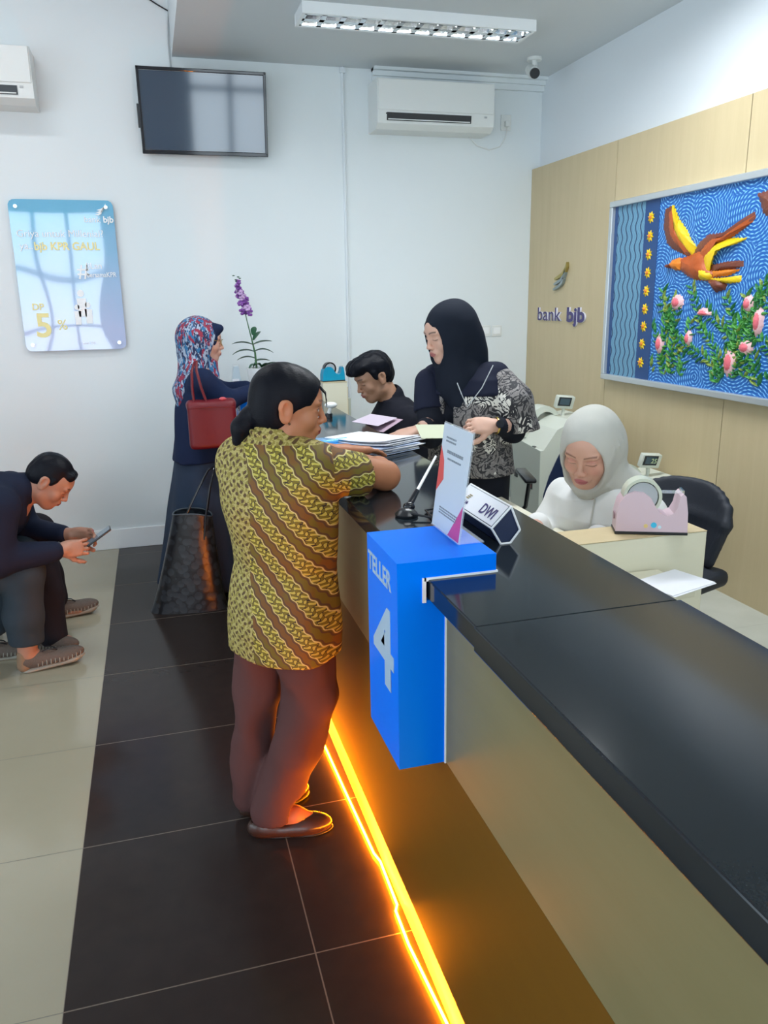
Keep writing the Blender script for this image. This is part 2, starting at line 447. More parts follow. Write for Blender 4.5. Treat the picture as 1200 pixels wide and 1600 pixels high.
M['laminate'] = wood('pale_laminate', (.185, .16, .068), (.23, .20, .095), .5, axis=1)
M['beige'] = wood('beige_laminate', (.72, .70, .55), (.80, .77, .62), .45, axis=0)
M['tan'] = wood('tan_laminate', (.56, .45, .25), (.66, .54, .33), .5)
M['kick'] = wood('kick_board_wood', (.26, .22, .13), (.46, .38, .23), .3, axis=1)
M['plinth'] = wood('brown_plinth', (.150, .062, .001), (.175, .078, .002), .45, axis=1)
# floors
def tiles(name, ca, cb, grout, x0, y0, gw, rough, var, spec=.5):
    m, nt, b = newmat(name); g, (x, y, z) = worldpos(nt)
    T = .604
    dx = ((x-x0+T/2).mod(T)-T/2).abs(); dy = ((y-y0+T/2).mod(T)-T/2).abs(); gm = dx.mn(dy).lt(gw)
    n = noise(nt, g.outputs['Position'], var, 6, .3)
    nt.links.new(mixc(nt, gm, mixc(nt, n, ca, cb), grout), b.inputs['Base Color'])
    r = gm*.35+rough; nt.links.new(r.s, b.inputs['Roughness']); b.inputs['Specular IOR Level'].default_value = spec
    return m
M['pale_tile'] = tiles('pale_floor_tiles', (.33, .30, .21), (.38, .35, .26), (.17, .16, .12), -.335, 1.650, .0016, .13, 2.5)
M['dark_tile'] = tiles('dark_granite_tiles', (.024, .019, .018), (.036, .027, .024), (.17, .14, .11), -.339, 1.650, .0018, .16, 14, .16)
M['staff_tile'] = tiles('marbled_floor_tiles', (.50, .52, .46), (.62, .64, .58), (.35, .36, .32), 2.05, 2.75, .0015, .2, 9)

# ------------------------------------------------------------ the room
def struct(name, mb, m, label=None):
    o = mb.build(name, m); o['kind'] = 'structure'
    if label: o['label'] = label
    return o
YB, XR, XL, YF, ZS, ZH = 5.44, 2.71, -3.4, -2.6, 3.03, 3.75
struct('floor', MB().b2(XL, -.339, YF, YB, -.1, 0), M['pale_tile'], 'pale cream floor tiles of the waiting area')
struct('floor_dark', MB().b2(-.339, XR, YF, YB, -.1, 0), M['dark_tile'], 'dark granite floor tiles along the counter')
struct('floor_staff', MB().b2(.96, XR, YF+.0, YB, .0, .15), M['staff_tile'], 'marbled raised floor behind the counter')
struct('wall_back', MB().b2(XL-.1, XR+.1, YB, YB+.12, -.1, ZH+.1), M['wall'])
struct('wall_right', MB().b2(XR, XR+.12, YF, YB, -.1, ZH+.1), M['wall2'])
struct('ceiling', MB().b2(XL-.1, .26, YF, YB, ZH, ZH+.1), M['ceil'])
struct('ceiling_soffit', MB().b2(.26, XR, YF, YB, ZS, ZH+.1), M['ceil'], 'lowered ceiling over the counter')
# glazed street front and glazed left side
mb = MB()
mb.b2(XL-.1, XR+.1, YF-.12, YF, -.1, .35); mb.b2(XL-.1, XR+.1, YF-.12, YF, 3.0, ZH+.1)
mb.b2(-.35, .55, YF-.12, YF, .35, 3.0); mb.b2(2.35, XR+.1, YF-.12, YF, .35, 3.0); mb.b2(XL-.1, -3.1, YF-.12, YF, .35, 3.0)
struct('wall_front', mb, M['wall2'])
mb = MB()
for x in (-3.1, -2.45, -1.75, -1.05, -.35, .55, 1.15, 1.75, 2.35): mb.b2(x-.035, x+.035, YF-.08, YF+.01, .35, 3.0)
for z in (.37, 1.15, 2.15, 2.98): mb.b2(-3.1, -.35, YF-.08, YF+.01, z-.035, z+.035); mb.b2(.55, 2.35, YF-.08, YF+.01, z-.035, z+.035)
struct('window_1', mb, M['grey_plastic'])
mb = MB()
mb.b2(XL-.12, XL, YF, YB, -.1, .35); mb.b2(XL-.12, XL, YF, YB, 3.0, ZH+.1); mb.b2(XL-.12, XL, 3.5, YB, .35, 3.0); mb.b2(XL-.12, XL, YF, -1.1, .35, 3.0)
struct('wall_left', mb, M['wall2'])
mb = MB()
for y in (-1.1, -.2, .75, 1.7, 2.6, 3.5): mb.b2(XL-.08, XL+.01, y-.035, y+.035, .35, 3.0)
for z in (.37, 1.15, 2.15, 2.98): mb.b2(XL-.08, XL+.01, -1.1, 3.5, z-.035, z+.035)
struct('window_2', mb, M['grey_plastic'])
struct('baseboard_back', MB().b2(XL, .55, YB-.012, YB, 0, .137, .003), M['white_gloss'])
# panelling on the right wall: boards with narrow open seams
mb = MB(); XP = 2.65; zs = (.15, 1.137, 2.46)
for y0, y1 in ((-2.6, -1.1), (-1.1, 0.0), (0.0, 1.09), (1.09, 2.17), (2.17, 3.262), (3.262, 4.346), (4.346, 5.44)):
    mb.b2(XP, XP+.018, y0+.0022, y1-.0022, .15, 2.46)
mb.b2(XP+.018, XR, -2.6, 5.44, .15, 2.458)
struct('trim_1', mb, M['panelwood'], 'pale wood panelling on the right wall')
# cornice strip over the air conditioner
mb = MB(); mb.b2(1.50, XR, YB-.05, YB, 2.985, 3.03); mb.b2(1.50, XR, YB-.085, YB, 3.012, 3.03); mb.b2(1.50, XR, YB-.03, YB, 2.95, 2.985)
struct('trim_2', mb, M['wall'], 'stepped white cornice under the lowered ceiling')
mb = MB(); mb.tube([(1.306, YB-.008, 3.03), (1.304, YB-.008, 2.2), (1.300, YB-.008, 1.4), (1.300, YB-.008, .15)], .009, 6); mb.box((1.306, YB-.012, 3.01), (.035, .02, .03))
tag(mb.build('cable_conduit', M['wall2'], loc=(1.3, YB, .15)), 'thin pale conduit running down the white wall left of the air conditioner', 'conduit')

# ------------------------------------------------------------ counter
ct = thing('service_counter', (.56, 2.4, 0), 'long bank counter with pale laminate front above a brown plinth', 'counter')
def ch(mb, name, m, parent, smooth=None):
    o = mb.build(name, m); o.parent = parent
    o.matrix_parent_inverse = Matrix.Identity(4); o.data.transform(Matrix.Translation(-Vector(parent.location)))
    if smooth:
        for p in o.data.polygons: p.use_smooth = True
        o.data.set_sharp_from_angle(angle=R(smooth))
    return o
ch(MB().b2(.544, .575, -1.2, YB, .617, 1.006), 'front_panel', M['laminate'], ct)
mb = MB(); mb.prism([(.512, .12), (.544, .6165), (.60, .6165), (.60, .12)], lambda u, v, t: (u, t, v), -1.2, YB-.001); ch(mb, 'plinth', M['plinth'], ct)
ch(MB().b2(.523, .92, -1.2, YB-.001, 0, .1195), 'kick_board', M['kick'], ct)
ch(MB().b2(.90, .92, -1.2, YB, .617, 1.004), 'back_panel', M['laminate'], ct)
ch(MB().b2(.575, .90, -1.2, -1.18, .617, 1.006), 'end_panel', M['laminate'], ct)
mb = MB(); mb.b2(.499, .92, -1.2, 1.20, 1.004, 1.0505, .003); mb.b2(.503, .915, 1.2012, YB, 1.006, 1.0495, .003)
tag(mb.build('worktop', M['granite'], loc=(.7, 2, 1.004)), 'polished black granite worktop on top of the long counter', 'worktop')
# light strip on the floor along the plinth
m, nt, b = newmat('orange_light'); b.inputs['Base Color'].default_value = (1, .5, .1, 1)
b.inputs['Emission Color'].default_value = (1, .235, .003, 1); b.inputs['Emission Strength'].default_value = 290
M['led'] = m
pts = []
for y, x in ((-.2, .525), (.9, .515), (1.30, .517), (1.60, .500), (1.72, .502), (1.74, .512), (1.92, .515), (1.96, .506), (2.3, .495), (2.6, .487), (3.0, .492), (3.3, .50)):
    pts.append((x-.002, y, .008))
mb = MB(); mb.tube(pts, .0034, 8)
tag(mb.build('light_strip', M['led'], loc=(.5, 2, 0)), 'glowing orange light strip lying on the dark floor along the counter plinth', 'light strip')

# ------------------------------------------------------------ TELLER boxes
def sign_box(y0, y1, label, num):
    o = thing('teller_sign_box', (.55, (y0+y1)/2, .617), label, 'sign box')
    mb = MB(); x0 = .437
    mb.prism([(x0, .617), (.5435, .617), (.5435, 1.0035), (.4975, 1.0035), (.4975, 1.051), (.655, 1.051), (.655, 1.09), (x0, 1.09)], lambda u, v, t: (u, t, v), y0, y1)
    ch(mb, 'shell', M['blue'], o)
    mb = MB(); t = .0035
    mb.b2(.4945, .658, y0-t, y0+.004, 1.0465, 1.0535); mb.b2(.4905, .4985, y0-t, y0+.004, 1.000, 1.0535)
    mb.b2(.5405, .5465, y0-t, y0+.006, .615, 1.003)
    ch(mb, 'edge_trim', M['white_gloss'], o)
    Mx = plane_m((x0-.001, y1-.014, 0), (0, -1, 0), (0, 0, 1))
    t1 = text('word_lettering', 'TELLER', .060, Mx@Matrix.Translation((0, 1.013, 0)), M['letter'], o, bold=.0011, ext=.0008)
    w = max(v.co.y for v in t1.data.vertices)-min(v.co.y for v in t1.data.vertices)
    ys = [v.co.y for v in t1.data.vertices]; k = (y1-y0-.056)/w; top = max(ys)
    for v in t1.data.vertices: v.co.y = top+(v.co.y-top)*k; v.co -= Vector(o.location)
    t2 = text('number_lettering', num, .36, Mx@Matrix.Translation((.01, .715, 0)), M['letter'], o, bold=.008, ext=.0008)
    ys = [v.co.y for v in t2.data.vertices]; a, bq = min(ys), max(ys); zs_ = [v.co.z for v in t2.data.vertices]; za, zb = min(zs_), max(zs_)
    for v in t2.data.vertices:
        v.co.y = (y0+.03)+(v.co.y-a)/(bq-a)*(y1-y0-.078); v.co.z = .775+(v.co.z-za)/(zb-za)*.191; v.co -= Vector(o.location)
    return o
sign_box(1.458, 1.696, 'blue acrylic box marked TELLER 4 wrapped over the near counter edge', '4')
sign_box(4.45, 4.68, 'far blue teller box on the counter in front of the woman with the red handbag', '3')

# ------------------------------------------------------------ things on the back wall
# television, leaning forward from the wall
tv = thing('television', (.42, YB-.10, 2.71), 'black flat television tilted down from the back wall, window panes mirrored in it', 'television')
tv.rotation_euler = (R(9), 0, R(-1))
m, nt, b = newmat('tv_screen'); b.inputs['Base Color'].default_value = (.012, .040, .085, 1); b.inputs['Roughness'].default_value = .07
b.inputs['Specular IOR Level'].default_value = .9; b.inputs['Coat Weight'].default_value = .6; b.inputs['Coat Roughness'].default_value = .05; M['screen'] = m
MB().box((0, 0, 0), (.725, .006, .425)).build('screen', m, tv)
mb = MB()
mb.box((0, -.002, .2225), (.755, .022, .018), None, .003).box((0, -.002, -.2245), (.755, .022, .022), None, .003)
mb.box((-.3695, -.002, 0), (.016, .022, .463), None, .003).box((.3695, -.002, 0), (.016, .022, .463), None, .003)
mb.build('bezel', M['black_gloss'], tv)
MB().box((0, .024, 0), (.70, .04, .40), None, .012).build('back_shell', M['black_plastic'], tv)
MB().box((-.383, .012, -.03), (.012, .03, .13), None, .003).build('side_panel', M['black_plastic'], tv)
MB().box((0, .07, 0), (.20, .055, .16)).build('wall_mount', M['black_plastic'], tv)
mb = MB(); mb.tube([(.262, YB-.006, 3.28), (.252, YB-.010, 3.20), (.246, YB-.007, 3.10), (.250, YB-.008, 2.93)], .0045, 6)
tag(mb.build('television_cable', M['grey_plastic'], loc=(.25, YB, 3)), 'grey cable dropping along the back wall to the television', 'cable')
mb = MB(); mb.tube([(.262, YB-.006, 3.27), (.20, YB-.006, 3.30), (.12, YB-.006, 3.345), (-.1, YB-.006, 3.47)], .004, 6)
tag(mb.build('ceiling_cable', M['black_plastic'], loc=(.2, YB, 3.3)), 'thin black cable slanting along the wall above the television', 'cable')

def aircon(x0, x1, z0, z1, label, wd):
    o = thing('air_conditioner', ((x0+x1)/2, YB, z0), label, 'air conditioner'); w = x1-x0; h = z1-z0
    y = lambda d: -d
    prof = [(0, h), (-.205, h), (-.222, h-.02), (-.224, .10), (-.214, .030), (-.17, 0), (0, 0)]
    MB().prism(prof, lambda u, v, t: (t, u, v), -w/2, w/2).build('housing', M['white_plastic'], o, 30)
    MB().box((0, -.227, h*.67), (w-.01, .008, h*.62), None, .003).build('front_panel', M['white_plastic'], o)
    rt = Matrix.Rotation(R(8), 3, 'X')
    MB().box((-wd, -.219, .068), (w*.72, .010, .046), rt).build('air_slot', M['black_plastic'], o)
    MB().box((-wd, -.222, .052), (w*.70, .010, .006), rt, .001).build('louver', M['white_plastic'], o)
    MB().box((w/2-.06, -.224, .085), (.018, .004, .010)).build('indicator', M['grey_plastic'], o)
    mb = MB()
    for i in range(6): mb.box((-w/2+.055+i*.0095, -.2315, h*.285), (.006, .001, .009 if i != 1 else .006))
    mb.build('maker_mark', M['black_plastic'], o)
    return o
aircon(1.475, 2.262, 2.645, 2.932, 'white wall air conditioner under the cornice, right of the television', .05)
aircon(-1.25, -.515, 2.690, 2.985, 'white wall air conditioner cut off by the left edge of the photo', -.02)
ol = thing('power_socket', (2.443, YB, 2.75), 'white power socket high on the wall right of the air conditioner', 'socket')
MB().box((0, -.006, 0), (.075, .012, .10), None, .004).build('plate', M['white_plastic'], ol)
MB().box((0, -.022, -.01), (.03, .03, .035), None, .004).build('plug', M['white_plastic'], ol)
mb = MB(); mb.tube([(2.443, YB-.03, 2.72), (2.44, YB-.012, 2.66), (2.40, YB-.010, 2.60), (2.32, YB-.010, 2.575), (2.23, YB-.010, 2.60), (2.16, YB-.05, 2.640)], .004, 6)
tag(mb.build('sagging_cord', M['white_plastic'], loc=(2.3, YB, 2.6)), 'white cord sagging from the air conditioner to the high socket', 'cord')
for x, z, s in ((2.318, 1.372, 'left'), (2.405, 1.370, 'right')):
    o = thing('light_switch', (x, YB, z), 'white switch on the back wall behind the standing clerk, the %s one of two' % s, 'switch', )
    MB().box((0, -.004, 0), (.078, .008, .078), None, .003).build('plate', M['white_plastic'], o)
    MB().box((0, -.010, 0), (.055, .006, .045), None, .002).build('rocker', M['white_gloss'], o)

# poster on stand-offs
px0, px1, pz0, pz1 = -.752, -.160, 1.327, 2.212
po = thing('wall_poster', (-.456, YB, pz0), 'pale blue acrylic poster reading bank bjb, KPR GAUL and DP 5% on the wall', 'poster')
m, nt, b = newmat('poster_face'); tc, (x, y, z) = coords(nt)
n = noise(nt, tc.outputs['Object'], 2.4, 3, .6)
f1 = ((z*1.3+n*.5)-.35).mx(0).mn(1)
nt.links.new(mixc(nt, f1, (.52, .60, .86), (.16, .50, .74)), b.inputs['Base Color']); b.inputs['Roughness'].default_value = .05
b.inputs['Coat Weight'].default_value = 1.0; b.inputs['Specular IOR Level'].default_value = .9
w = px1-px0; h = pz1-pz0; mb = MB()
# the sheet bows slightly between its fixings
nx, nz = 24, 32; bm = mb.bm; g = []
def bow(u, v): return -.030 - .006*sin(pi*u)*sin(pi*v) - .003*sin(2*pi*v+1)*sin(pi*u)
def corner(u, v):
    r = .035; X_, Z_ = u*w, v*h
    cx = min(max(X_, r), w-r); cz = min(max(Z_, r), h-r); dx, dz = X_-cx, Z_-cz; d = math.hypot(dx, dz)
    if dx and dz:
        k = r*max(abs(dx), abs(dz))/r/d if d else 1
        X_, Z_ = cx+dx*k, cz+dz*k
    return X_-w/2, Z_
grids = []
for off in (0, .005):
    G = [[None]*(nx+1) for _ in range(nz+1)]
    for j in range(nz+1):
        for i in range(nx+1):
            X_, Z_ = corner(i/nx, j/nz); G[j][i] = bm.verts.new((X_, bow(i/nx, j/nz)+off, Z_))
    for j in range(nz):
        for i in range(nx): bm.faces.new((G[j][i], G[j][i+1], G[j+1][i+1], G[j+1][i]))
    grids.append(G)
rim = lambda G: [G[0][i] for i in range(nx)]+[G[j][nx] for j in range(nz)]+[G[nz][i] for i in range(nx, 0, -1)]+[G[j][0] for j in range(nz, 0, -1)]
A_, B_ = rim(grids[0]), rim(grids[1])
for i in range(len(A_)): bm.faces.new((A_[i], A_[(i+1) % len(A_)], B_[(i+1) % len(A_)], B_[i]))
mb.build('sheet', m, po, 40)
for ux, uz in ((.07, .045), (.93, .045), (.07, .955), (.93, .955)):
    X_, Z_ = (ux-.5)*w, uz*h
    MB().cyl((X_, -.001, Z_), (X_, -.044, Z_), .011).build('standoff', M['chrome'], po, 30)
M['poster_white'] = mat('poster_white', (.97, .99, 1), .5, spec=.1); M['poster_gold'] = mat('poster_gold', (.95, .86, .42), .5, spec=.1)
def ptxt(name, s, size, x, z, m, bold=0, al='LEFT', sx=1.0):
    u = (x-px0)/w; v = (z-pz0)/h
    return text(name, s, size, plane_m((x+.456, bow(.5, .5)-.0035, z-pz0), (1, 0, 0), (0, 0, 1)), m, po, bold, .0004, al, sx)
ptxt('slogan', 'Griya untuk Millenial?', .058, -.725, 2.000, M['poster_white'], 0, 'LEFT', .98)
ptxt('slogan_start', 'ya..', .058, -.715, 1.930, M['poster_white'])
ptxt('product_line', 'bjb KPR GAUL', .064, -.635, 1.925, M['poster_gold'], .0016, 'LEFT', .95)
ptxt('bank_name', 'bank', .050, -.335, 2.085, M['poster_white'], 0)
ptxt('bank_name', 'bjb', .050, -.225, 2.085, M['poster_white'], .0014)
ptxt('hashtag', '#', .115, -.405, 1.765, M['poster_white'], .001)
ptxt('hashtag', 'JiLan', .050, -.352, 1.815, M['poster_white'], .0005)
ptxt('hashtag', 'bersamaKPR', .042, -.352, 1.765, M['poster_white'], .0003, 'LEFT', .80)
ptxt('offer', 'DP', .055, -.690, 1.575, M['poster_gold'], .0012)
ptxt('offer', '5', .20, -.685, 1.415, M['poster_gold'], .004)
ptxt('offer', '%', .085, -.555, 1.455, M['poster_gold'], .001)
ptxt('small_print', 'bank bjb', .022, -.42, 1.362, M['poster_white'])
mb = MB()
def wing(mb, x, z, s, fn, t0, t1):
    for k in range(3):
        ox, oz = -k*.012*s, -k*.024*s; L = (1.0-.12*k)*s
        P = [(ox-.04*s, oz), (ox, oz+.012*s), (ox+.035*L, oz+.030*L), (ox+.062*L, oz+.070*L), (ox+.058*L, oz+.045*L), (ox+.040*L, oz+.010*L), (ox, oz-.010*L)]
        mb.prism([(x+a, z+c) for a, c in P], fn, t0, t1)
wing(mb, -.235, 2.155, .55, lambda u, v, t: (u+.456, t, v-pz0), -.0405, -.0395); mb.build('wing_emblem', M['poster_white'], po)
mb = MB()   # family figure group in white
for fx, fz, s in ((-.40, 1.62, 1.0), (-.365, 1.56, .8), (-.43, 1.55, .75)):
    mb.prism([(fx+.455+.020*s*cos(a*pi/6), fz-pz0+.022*s*sin(a*pi/6)+.05*s) for a in range(12)], lambda u, v, t: (u, t, v), -.0408, -.0395)
    mb.prism([(fx+.456-.028*s, fz-pz0+.02*s), (fx+.456+.028*s, fz-pz0+.02*s), (fx+.456+.022*s, fz-pz0-.09*s), (fx+.456-.022*s, fz-pz0-.09*s)], lambda u, v, t: (u, t, v), -.0408, -.0395)
mb.build('figures', M['poster_white'], po)

# ------------------------------------------------------------ ceiling lamp and camera
def troffer(x0, x1, y0, y1, label, power, detail=True):
    o = thing('ceiling_light', ((x0+x1)/2, (y0+y1)/2, ZS), label, 'ceiling light', 'recessed louvred ceiling lights'); w, d = x1-x0, y1-y0
    mb = MB()
    for sg in (-1, 1):
        mb.box((0, sg*(d/2+.008), -.027), (w+.034, .016, .054)); mb.box((sg*(w/2+.008), 0, -.027), (.016, d, .054))
    mb.build('frame', M['white_gloss'], o)
    MB().box((0, 0, -.003), (w, d, .004)).build('reflector', M['chrome'], o)
    if detail:
        for s in (-.25, .25):
            MB().cyl((-w/2+.03, s*d, -.012), (w/2-.03, s*d, -.012), .006).build('tube', M['lamp'], o, 30)
    mb = MB(); n = 12 if detail else 6
    for i in range(n+1):
        x = -w/2+w*i/n
        mb.prism([(-d/2, -.052), (d/2, -.052), (d/2, -.016), (-d/2, -.016)], lambda u, v, t: (x+t*(3.2 if v < -.03 else .3), u, v), -.004, .004)
    mb.prism([(-.018, -.052), (.018, -.052), (0, -.020)], lambda u, v, t: (t, u, v), -w/2, w/2); mb.prism([(-d/2, -.052), (-d/2+.016, -.052), (-d/2, -.012)], lambda u, v, t: (t, u, v), -w/2, w/2); mb.prism([(d/2, -.052), (d/2-.016, -.052), (d/2, -.012)], lambda u, v, t: (t, u, v), -w/2, w/2)
    mb.build('louver', M['mirror_alu'], o)
    if detail: return o
    a = area('added_fill_light', (o.location.x, o.location.y, ZS-.045), (w*.95, d*.9), power, (.93, .97, 1.0), (0, 0, -1)); a.data.cycles.cast_shadow = True  # fill light, carried only by the added, unseen fixtures
    a.parent = o; a.location = (0, 0, -.042); 
    return o
M['lamp'] = mat('fluorescent_tube', (1, 1, 1), .5, emit=(.92, .97, 1), estr=26); M['mirror_alu'] = mat('mirror_louver', (.85, .88, .9), .12, 1.0)
troffer(.868, 2.10, 4.36, 4.545, 'louvred fluorescent light in the lowered ceiling above the far end of the counter', 9)
troffer(.868, 2.10, 3.15, 3.335, 'added unseen louvred light in the lowered ceiling above the standing clerk, brightening the back', 48, False)  # invented fixture out of view, added to lift the back wall
troffer(.868, 2.10, 1.30, 1.485, 'added unseen louvred light in the lowered ceiling above the near counter', 14, False)  # another added fixture, unseen, filling the near counter
hl = troffer(-1.6, -.4, 3.75, 3.935, 'added unseen louvred light in the high ceiling over the waiting area', 22, False); hl.location.z = ZH  # unseen lamp added to fill the waiting side
cc = thing('security_camera', (2.42, 4.98, ZS), 'small white ceiling security camera near the right corner', 'security camera')
MB().cyl((0, 0, 0), (0, 0, -.018), .045).build('mount', M['white_plastic'], cc, 30)
mb = MB(); mb.cyl((0, 0, -.018), (0, -.01, -.05), .016); mb.cyl((.0, .05, -.055), (-.035, -.075, -.105), .034); mb.build('housing', M['white_plastic'], cc, 30)
MB().cyl((-.034, -.0745, -.1045), (-.040, -.095, -.1125), .030).build('lens', M['black_gloss'], cc, 30)

# ------------------------------------------------------------ bank name on the panelling
XA = XP-.001
lg = thing('bank_sign', (XP, 4.92, 1.43), 'purple and gold raised bank bjb sign with a winged emblem on the wood panelling', 'sign')
M['purple'] = mat('purple_letters', (.045, .03, .16), .25); M['letter_side'] = mat('letter_sides', (.75, .75, .85), .3)
ML = Matrix.Translation(-Vector(lg.location))
def ltxt(s, y, size, b_, sx, nm):
    t = text(nm, s, size, ML@plane_m((XP-.007, y, 1.445), (0, -1, 0), (0, 0, 1)), [M['purple'], M['letter_side']], lg, b_, 0.006, 'LEFT', sx)
    for p in t.data.polygons:
        if abs(p.normal.x) < .5: p.material_index = 1
ltxt('bank', 5.262, .125, .0008, 1.42, 'word_bank'); ltxt('bjb', 4.84, .125, .0045, 1.55, 'word_bjb')
def emblem(k, m):
    ox, oz = -k*.012, -k*.034; s = (1.45, 1.35, 1.25)[k]
    P = [(-.050, -.004), (-.012, .014), (.018, .028), (.045, .056), (.060, .090), (.062, .060), (.050, .030), (.022, .008), (-.010, -.006), (-.046, -.016)]
    MB().prism([(4.94-(ox+a*s), 1.725+oz+c*s*.72) for a, c in P], lambda u, v, t: (t-XP, u-4.92, v-1.43), XP-.022, XP-.002).build('wing', m, lg)
M['gold'] = mat('gold_metal', (.42, .34, .12), .3, .8); M['steel'] = mat('steel_emblem', (.30, .36, .38), .3, .7)
emblem(0, M['gold']); emblem(1, M['steel']); emblem(2, M['steel'])

# ------------------------------------------------------------ relief artwork
y0a, y1a, z0a, z1a = 1.55, 4.285, 1.150, 2.092
aw = thing('relief_artwork', (2.63, (y0a+y1a)/2, z0a), 'large framed relief picture of birds and pink flowers on swirling blue dots', 'artwork')
LO = Vector(aw.location); XF = 2.622
def ay(u, v, t): return (t-LO.x, u-LO.y, v-LO.z)
mb = MB()
for a in ((y0a-.03, y1a+.03, z0a-.032, z0a), (y0a-.03, y1a+.03, z1a, z1a+.032), (y0a-.03, y0a, z0a, z1a), (y1a, y1a+.03, z0a, z1a)):
    mb.b2(2.598-LO.x, 2.65-LO.x, a[0]-LO.y, a[1]-LO.y, a[2]-LO.z, a[3]-LO.z, .004)
mb.build('frame', M['alu'], aw)
m, nt, b = newmat('dotted_swirls'); g, (x, y, z) = worldpos(nt)
cmb = nt.nodes.new('ShaderNodeCombineXYZ'); nt.links.new(y.s, cmb.inputs[0]); nt.links.new(z.s, cmb.inputs[1])
vo = nt.nodes.new('ShaderNodeTexVoronoi'); vo.voronoi_dimensions = '2D'; vo.inputs['Scale'].default_value = 4.8; vo.inputs['Randomness'].default_value = .75
nt.links.new(cmb.outputs[0], vo.inputs['Vector'])
sp = nt.nodes.new('ShaderNodeSeparateXYZ'); nt.links.new(vo.outputs['Position'], sp.inputs[0])
dy = y-X(nt, sp.outputs[0]); dz = z-X(nt, sp.outputs[1]); dist = (dy*dy+dz*dz).op('SQRT'); ang = dz.op('ARCTAN2', dy)
ring = (dist*(2*pi/.0165)+ang).sin(); dots = (ang*(dist*200).op('ROUND')+dist*40).sin()*.55+.62
ringm = (ring*1.6-.15).mx(0).mn(1)*dots
nt.links.new(mixc(nt, ringm, (.008, .11, .42), (.24, .60, .98)), b.inputs['Base Color']); b.inputs['Roughness'].default_value = .45
bp = nt.nodes.new('ShaderNodeBump'); bp.inputs['Strength'].default_value = .4; bp.inputs['Distance'].default_value = .004
nt.links.new(ringm.s, bp.inputs['Height']); nt.links.new(bp.outputs['Normal'], b.inputs['Normal'])
MB().b2(XF-LO.x, XF+.02-LO.x, y0a-LO.y, 3.855-LO.y, 0, z1a-z0a).build('swirl_panel', m, aw)
m, nt, b = newmat('wave_stripes'); g, (x, y, z) = worldpos(nt)
wv = y+(z*(2*pi/.105)).sin()*.009
st = ((wv+10).mod(.0475)/.0475); ln = st.lt(.2); fine = ((wv+10).mod(.0095)/.0095).lt(.3)
c1 = mixc(nt, fine, (.09, .25, .40), (.24, .46, .60))
nt.links.new(mixc(nt, ln, c1, (.010, .04, .12)), b.inputs['Base Color']); b.inputs['Roughness'].default_value = .4
MB().b2(XF-LO.x, XF+.02-LO.x, 3.985-LO.y, 4.255-LO.y, 0, z1a-z0a).build('wave_band', m, aw)
M['art_navy'] = mat('art_navy', (.012, .06, .20), .4)
mb = MB(); mb.b2(XF-.002-LO.x, XF+.02-LO.x, 3.855-LO.y, 3.985-LO.y, 0, z1a-z0a); mb.b2(XF-.001-LO.x, XF+.02-LO.x, 4.255-LO.y, 4.285-LO.y, 0, z1a-z0a)
mb.build('navy_band', M['art_navy'], aw)
def acol(n, c): M[n] = mat(n, c, .42, bump=.6, bscale=90); return M[n]
acol('art_brown', (.17, .045, .025)); acol('art_rust', (.45, .09, .015)); acol('art_yellow', (.82, .56, .01)); acol('art_orange', (.75, .22, .02))
acol('art_pink', (.80, .16, .20)); acol('art_pale', (.85, .50, .52)); acol('art_green', (.03, .20, .05)); acol('art_green2', (.07, .30, .05)); acol('art_olive', (.22, .32, .05))
def dome(poly, mb, h, rings=4):
    """raised relief: polygon shrunk towards its centre while it rises"""
    n = len(poly); cx = sum(p[0] for p in poly)/n; cy = sum(p[1] for p in poly)/n; prev = None
    for k in range(rings+1):
        s = 1-.9*(k/rings)**1.3; t = XF-h*sin(pi/2*(k/rings))
        ring_ = [mb.bm.verts.new(ay(cx+(p[0]-cx)*s, cy+(p[1]-cy)*s, t)) for p in poly]
        if prev:
            for i in range(n): mb.bm.faces.new((prev[i], prev[(i+1) % n], ring_[(i+1) % n], ring_[i]))
        prev = ring_
    mb.bm.faces.new(prev)
for yy, zz in [(3.926, 2.005), (3.925, 1.91), (3.926, 1.816), (3.924, 1.721), (3.925, 1.626), (3.927, 1.530), (3.928, 1.437), (3.932, 1.342), (3.934, 1.240)]:
    mb = MB()
    for k in range(8):
        a = k*pi/4+.2; px_, pz_ = cos(a), sin(a); qx, qz = -pz_, px_
        dome([(yy+px_*.012+qx*.009, zz+pz_*.012+qz*.009), (yy+px_*.034, zz+pz_*.034), (yy+px_*.012-qx*.009, zz+pz_*.012-qz*.009), (yy, zz)], mb, .010, 2)
    fl = mb.build('yellow_flower', M['art_yellow'], aw)
    MB().sph((XF-.006-LO.x, yy-LO.y, zz-LO.z), .011, (.9, 1, 1)).build('flower_center', M['art_orange'], fl, 60)
def ray_feathers(poly, mb, root, n, h):
    """splits a wing outline into feathers fanning from its root"""
    dome(poly, mb, h)
